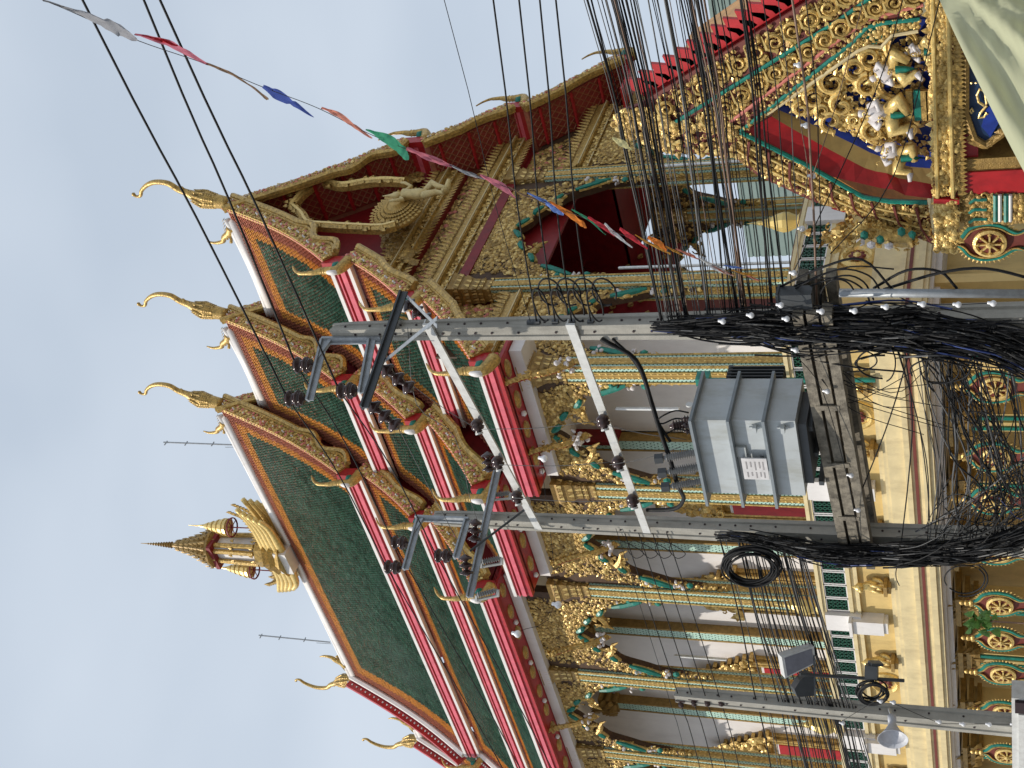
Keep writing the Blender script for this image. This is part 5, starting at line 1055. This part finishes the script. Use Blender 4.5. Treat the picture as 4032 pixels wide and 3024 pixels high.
for i, (a, m1, m2, e, r) in enumerate((((3060, 1135), (3240, 1052), (3395, 1022), (3515, 1140), .016), ((3120, 1130), (3300, 1062), (3420, 1085), (3470, 1150), .012), ((3180, 1130), (3320, 1085), (3400, 1110), (3440, 1180), .012), ((3440, 1135), (3570, 1065), (3700, 1070), (3768, 1136), .018), ((3480, 1140), (3700, 1075), (3880, 1058), (4070, 1100), .02), ((3230, 1095), (3330, 1100), (3400, 1140), (3430, 1200), .012), ((3060, 1180), (3200, 1100), (3350, 1050), (3520, 1060), .01))):
    cable([P(*a, 0, -9.1), P(*m1, 0, -9.2), P(*m2, 0, -9.2), P(*e, 0, -9.2)], r, 'arching_cable', 'thick black cable arching out beside the right pole', 'arching cables beside the right pole')
def coil(c_, u, v, n, label):
    b = MB(); 
    for i in range(n):
        s = 1+rng.normal(0, .05); o_ = rng.normal(0, .03, 3); a = np.linspace(0, 2*math.pi, 25); b.tube([c_+o_+u*s*math.cos(t)+v*s*math.sin(t) for t in a], rng.uniform(.012, .02), 5)
    obj('cable_coil', b, CABLE, None, label, 'cable coil', smooth=True)
c_ = P(2957, 2231, 0, -8.25); coil(c_, P(3058, 2231, 0, -8.25)-c_, P(2957, 2296, 0, -8.25)-c_, 18, 'large round coil of black cable hung on the left pole')
c_ = P(3436, 2728, 0, -8.6); coil(c_, P(3488, 2728, 0, -8.6)-c_, P(3436, 2764, 0, -8.6)-c_, 9, 'small round coil of black cable on the short pole')
b = MB(); b.tube([P(3305, 1153, 0, -9.25), P(4080, 1157, 0, -9.25)], .055, 10); obj('conduit', b, STEEL, None, 'smooth grey steel conduit standing beside the right tall pole', 'conduit', smooth=True)
b = MB(); c_ = P(3110, 1175, 0, -9.2); b.box(c_[0]-.1, c_[0]+.1, c_[1]-.12, c_[1]+.12, c_[2]-.28, c_[2]+.12); b.box(c_[0]-.12, c_[0]+.12, c_[1]-.14, c_[1]+.14, c_[2]+.12, c_[2]+.15); obj('splice_box', b, DGREY, None, 'black splice box among the cables of the right pole', 'splice box')
# string of white bulbs
bulbs = [(3141, 256), (3170, 494), (3196, 693), (3154, 900), (3122, 1074), (2843, 1265), (2954, 1241), (3094, 1255), (3071, 1201), (3231, 1226), (3361, 1224), (3485, 1208), (3630, 1197), (3769, 1199), (3906, 1194), (3130, 1377), (3254, 1540), (3348, 1871), (3376, 2008), (3404, 2144), (2138, 1805), (2192, 2380), (2033, 2495), (3316, 2847), (3465, 2760), (3516, 2765), (3696, 2842), (3790, 2851), (3893, 2852), (3990, 2853)]
segs = [(0, 5, 'string of white bulbs running past the gilded porch', 16.), (5, 15, 'string of white bulbs hanging down the right tall pole', None), (15, 20, 'string of white bulbs along the concrete beam', None), (20, 23, 'loose white bulbs under the red eaves', 30.), (23, 30, 'string of white bulbs down the short pole', None)]
for i0, i1, lb, d in segs:
    t = thing('light_string', PD(*bulbs[i0], d or 16), lb, 'light string', 'strings of white bulbs'); pts = []
    for k_, (x, y) in enumerate(bulbs[i0:i1]):
        c_ = PD(x, y, d) if d else P(x, y, 0, -9.5 if i0 < 15 else (-9.45+.3*k_ if i0 < 20 else -8.75)); pts.append(c_); s = .04 if not d or d < 20 else .09
        b = MB(); b.put(lathe([(.25, -1.3), (.45, -1.2), (.45, -.6), (.9, 0), (1, .4), (.8, .9), (.4, 1.2), (.02, 1.3)], 10), frame((0, .2, -1))*s, c_, 0); obj('bulb', b, GLASSW, t, smooth=True)
    b = MB(); b.tube(smoothpath([p+np.array([0, 0, .05]) for p in pts], 4), .006, 4); obj('cord', b, CABLE if i0 != 0 else CABLEB, t)
# ------------------------------------------------------------------ bunting
bt = thing('bunting', PD(2990, 1105, 15.5), 'long string of faded coloured plastic pennants crossing the sky to the right pole', 'bunting')
line = [(-60, -60), (170, 0), (530, 155), (820, 255), (1040, 345), (1250, 425), (1450, 525), (1620, 595), (1800, 660), (2000, 740), (2180, 815), (2300, 858), (2450, 925), (2620, 975), (2800, 1040), (2990, 1105)]
dep = lambda y: 9.0+6.6*max(0, y)/1105
sp = smoothpath([PD(x, y, dep(y)) for x, y in line], 5); b = MB(); b.tube(sp, .004, 4); obj('string', b, CABLEG, bt)
FC = {k_: flagmat('flag_'+k_, c) for k_, c in dict(grey=(.4, .4, .42), pink=(.62, .2, .26), red=(.65, .06, .08), brown=(.34, .22, .14), blue=(.08, .12, .4), sky=(.2, .33, .75), green=(.08, .38, .22), orange=(.8, .25, .05), amber=(.7, .38, .08), white=(.72, .72, .72), salmon=(.75, .3, .22), yellow=(.75, .68, .35)).items()}
for f_ in FC.values(): _tl(f_)
def flag(pts, ws, col, tw=1.0):
    ws = np.array(ws)*1.0
    pts = smoothpath([PD(x, y, dep(y)-.02) for x, y in pts], 5); n = len(pts); ws = np.interp(np.linspace(0, 1, n), np.linspace(0, 1, len(ws)), ws)/F_*np.array([dep(0)*1.2]*n); b = MB(); V = []; F = []
    for i, p in enumerate(pts):
        a = .6*math.sin(i*.9*tw)+rng.normal(0, .15); d = (pts[min(n-1, i+1)]-pts[max(0, i-1)]); s = np.cross(d, D_); s /= np.linalg.norm(s)
        for k_ in (-1, -.33, .33, 1): V.append(p+s*ws[i]*.5*k_*math.cos(a)+D_*(ws[i]*.5*k_*math.sin(a)+.02*math.sin(i*1.3+k_*3)))
    for i in range(n-1):
        for k_ in range(3): F.append((i*4+k_, i*4+k_+1, i*4+k_+5, i*4+k_+4))
    b.put(T(V, F)); obj('pennant', b, FC[col], bt, smooth=True)
flag([(170, 2), (300, 45), (420, 95), (480, 125), (540, 158)], [6, 14, 40, 46, 12], 'grey'); flag([(530, 135), (650, 165), (730, 205), (820, 255)], [8, 26, 24, 8], 'pink'); flag([(560, 140), (640, 160), (700, 180)], [4, 16, 8], 'red')
flag([(810, 250), (900, 285), (990, 340), (1055, 392)], [10, 12, 8, 14], 'brown'); flag([(1035, 340), (1090, 372), (1160, 410), (1235, 462)], [14, 46, 26, 4], 'blue'); flag([(1265, 425), (1330, 450), (1400, 500), (1465, 545)], [10, 24, 18, 8], 'salmon')
flag([(1440, 510), (1520, 545), (1580, 590), (1605, 630)], [6, 46, 52, 20], 'green'); flag([(1600, 585), (1700, 625), (1780, 655)], [18, 30, 16], 'pink'); flag([(1770, 650), (1850, 685), (1910, 705)], [10, 20, 10], 'grey')
flag([(1890, 690), (1970, 730), (2030, 780)], [14, 40, 6], 'pink'); flag([(2000, 735), (2080, 775), (2150, 795)], [6, 12, 8], 'brown'); flag([(2075, 760), (2140, 790), (2160, 800)], [6, 20, 8], 'sky'); flag([(2150, 800), (2190, 825), (2220, 845)], [20, 40, 14], 'sky')
flag([(2165, 795), (2230, 835), (2290, 880), (2310, 898)], [12, 28, 34, 4], 'orange'); flag([(2250, 825), (2320, 865), (2385, 925)], [8, 14, 4], 'green'); flag([(2315, 855), (2370, 890), (2420, 930)], [14, 26, 8], 'red'); flag([(2380, 880), (2420, 920), (2490, 975)], [12, 22, 8], 'white')
flag([(2440, 900), (2480, 930), (2550, 980)], [18, 30, 10], 'red'); flag([(2500, 925), (2560, 960), (2640, 1000)], [8, 14, 12], 'amber'); flag([(2550, 935), (2590, 955), (2625, 985)], [22, 34, 26], 'orange'); flag([(2620, 970), (2660, 990), (2690, 1005)], [8, 14, 6], 'amber')
flag([(2660, 980), (2720, 1005), (2750, 1020)], [8, 18, 10], 'salmon'); flag([(2750, 1015), (2820, 1055), (2885, 1085)], [8, 34, 8], 'white'); flag([(2800, 1045), (2850, 1070), (2890, 1085)], [6, 16, 6], 'salmon'); flag([(2850, 1045), (2890, 1052), (2930, 1055)], [8, 14, 4], 'sky')
flag([(2880, 1065), (2940, 1080), (2985, 1085)], [8, 14, 6], 'amber'); flag([(2940, 1085), (2990, 1105)], [14, 10], 'salmon'); flag([(2410, 545), (2450, 565), (2490, 590)], [14, 36, 8], 'yellow')
# ------------------------------------------------------------------ cloth awning at the upper right corner
def cl(u, v):
    e = np.array([3672+430*u, -70+880*u**.92]); c_ = np.array([4380, -330]); p = e+(c_-e)*v*.95
    ang = math.atan2(p[1]+250, p[0]-3560); fold = .07*math.sin(ang*19+1)+.05*math.sin(ang*37)+.09*math.exp(-((v-.33)/.09)**2)*(u > .2)+.04*math.sin(8*u+5*v)
    return PD(p[0], p[1], 9.5+1.2*v+fold*(.3+u*2))
b = MB(); b.put(grid(cl, 46, 30)); obj('cloth_awning', b, CLOTH, None, 'taut pale green cloth canopy cutting across the upper right corner', 'canopy', smooth=True)
# ------------------------------------------------------------------ speaker, floodlights, cabinet on the short pole
DC = 21.5
c0, c1 = PD(3512, 2820, DC), PD(3516, 2912, DC-.35); b = MB(); l = np.linalg.norm(c1-c0)
b.put(lathe([(.02, 0), (.07, .0), (.07, .1), (.05, .12), (.08, l*.45), (.14, l*.7), (.24, l), (.245, l), (.14, l*.72), (.04, l*.5), (.01, l*.5)], 18), frame(c1-c0), c0); sp2 = thing('loudspeaker', c0, 'white horn loudspeaker pointing left from the short pole', 'loudspeaker'); obj('horn', b, mat('horn_white', (.55, .56, .6), .5), sp2, smooth=True)
b = MB(); b.bar(c0+[0, 0, 0], P(3500, 2790, 0, -8.4), .04, .04); obj('mount', b, STEEL, sp2)
b = MB(); q = [PD(3078, 2588, DC), PD(3205, 2545, DC), PD(3212, 2612, DC), PD(3092, 2672, DC)]; b.put(slab(q, D_*.35)); fl_ = thing('floodlight', q[0], 'pale grey floodlight housing on the upright rod behind the wires', 'floodlight'); obj('housing', b, STEELL, fl_)
b = MB(); b.put(slab([x_-D_*.01+(np.mean(q, 0)-x_)*.15 for x_ in q], D_*.01)); obj('lens', b, mat('lens_grey', (.2, .2, .23), .2), fl_)
b = MB(); q = [PD(3128, 2715, DC), PD(3150, 2680, DC), PD(3185, 2650, DC), PD(3205, 2660, DC), PD(3208, 2740, DC), PD(3140, 2745, DC)]; b.put(slab(q, D_*.3)); fl_ = thing('floodlight', q[0], 'black floodlight housing nearest the short pole', 'floodlight'); obj('housing', b, DGREY, fl_)
b = MB(); b.tube([PD(3150, 2655, DC), PD(3560, 2680, DC)], .03, 6); b.bar(PD(3205, 2580, DC), PD(3210, 2760, DC), .03, .03); obj('mounting_rod', b, DGREY, None, 'dark upright rod carrying the floodlights and camera box', 'rod')
b = MB(); b.bar(PD(3432, 2618, DC), PD(3432, 2668, DC), .24, .2); b.bar(PD(3425, 2612, DC), PD(3470, 2612, DC), .05, .25); obj('camera_box', b, DGREY, None, 'small black box fixed to the upright rod above the gold medallion', 'camera box')
b = MB(); c_ = P(4010, 2720, 0, -8.75); d_ = P(4010, 3060, 0, -8.75); b.box(-8.9, -8.55, c_[1], d_[1]+.2, 1.2, c_[2]+.1, 0); b.box(-8.95, -8.9, c_[1]+.35, d_[1]+.2, 1.2, c_[2]+.0, 0)
cb = thing('control_cabinet', (-8.7, (c_[1]+d_[1])/2, 1.2), 'grey metal control cabinet on the short pole at lower right edge', 'cabinet'); obj('case', b, STEELL, cb); b = MB(); b.box(-8.96, -8.9, c_[1]+.03, c_[1]+.3, 1.3, c_[2]+.05); obj('screen', b, DARK, cb)
# ------------------------------------------------------------------ dharma wheel pediments along the lower wall
wm = MB(); fr = [(0, .72), (.05, .55), (.13, .46), (.28, .36), (.37, .18), (.38, 0), (.33, -.2), (.2, -.38), (.17, -.5), (.24, -.66), (.46, -.8)]
pts = [(y_, z) for y_, z in fr]; path = [np.array([0, -y_, z]) for y_, z in fr[::-1]]+[np.array([0, y_, z]) for y_, z in fr]
wm.put(slab([p for p in path], (.06, 0, 0)), None, (0, 0, 0), 3)
spth = smoothpath(path, 3); wm.tube(spth+np.array([-.02, 0, 0]), .035, 5, 1); wm.tube(spth*np.array([1, .86, .9])+np.array([-.04, 0, 0]), .018, 5, 0)
for q in spth[::1]:
    d = q/(np.linalg.norm(q)+1e-6); wm.put(LEAF, np.stack([np.cross(d, (1, 0, 0))*.07, d*.1, np.array([-.05, 0, 0])], 1), q, 0)
for dz, r in ((.56, .1), (.66, .07), (.76, .05)): wm.put(BLOB, np.diag([.12, r*2.2, .2]), (-.04, 0, dz), 0)
Rm2 = np.array([[0, 0, -1], [1, 0, 0], [0, 1, 0]]); wm.put(lathe([(.29, 0), (.29, .06), (.24, .08), (.21, .05), (.21, 0)], 20, False), Rm2, (-.03, 0, 0), 2)
wm.put(lathe([(.22, 0), (.22, .02), (.01, .02)], 16), Rm2, (-.05, 0, 0), 3)
for i in range(8):
    a = i*math.pi/4; wm.bar((-.1, 0, 0), (-.1, .23*math.cos(a), .23*math.sin(a)), .03, .045, (1, 0, 0), 2); wm.put(STUD, np.array([[0, 0, -.3], [.07, 0, 0], [0, .07, 0]]), (-.1, .19*math.cos(a), .19*math.sin(a)), 2)
wm.put(BLOB, Rm2*.14, (-.1, 0, 0), 2)
WM = wm.mesh('wheel', [GOLD, TEAL, GOLDB, MAROON], False, org=np.zeros(3))[0]
lw = thing('boundary_wall', (-1.6, 5, 0), 'low yellow wall topped by leaf shaped frames holding golden wheels', 'wall')
b = MB(); b.box(-1.65, -1.35, -5, 30, 0, 1.3); b.box(-1.75, -1.25, -5, 30, 1.3, 1.42); obj('wall_base', b, YEL, lw)
for (x, y) in ((3897, 950), (3919, 1522), (3919, 1797), (3919, 1969), (3928, 2170), (3937, 2377), (3941, 2516), (3950, 2650), (3958, 2800), (3965, 2968)):
    c_ = P(x, y, 0, -1.7); inst('wheel_frame', WM, c_, lw)
# plant
c_ = PD(3880, 2445, 22.5); pt = thing('potted_plant', c_, 'bright green leafy plant beside a golden wheel frame', 'plant'); b = MB()
for i in range(34):
    b.put(LEAF, frame(rng.normal(0, 1, 3)+np.array([0, 0, .4]))*rng.uniform(.09, .18), c_+rng.normal(0, .09, 3)*[1, 1, 1.2], 0)
obj('foliage', b, LEAFG, pt); b = MB(); b.tube([c_-[0, 0, .8], c_], .015, 5); obj('stem', b, CABLEB, pt)
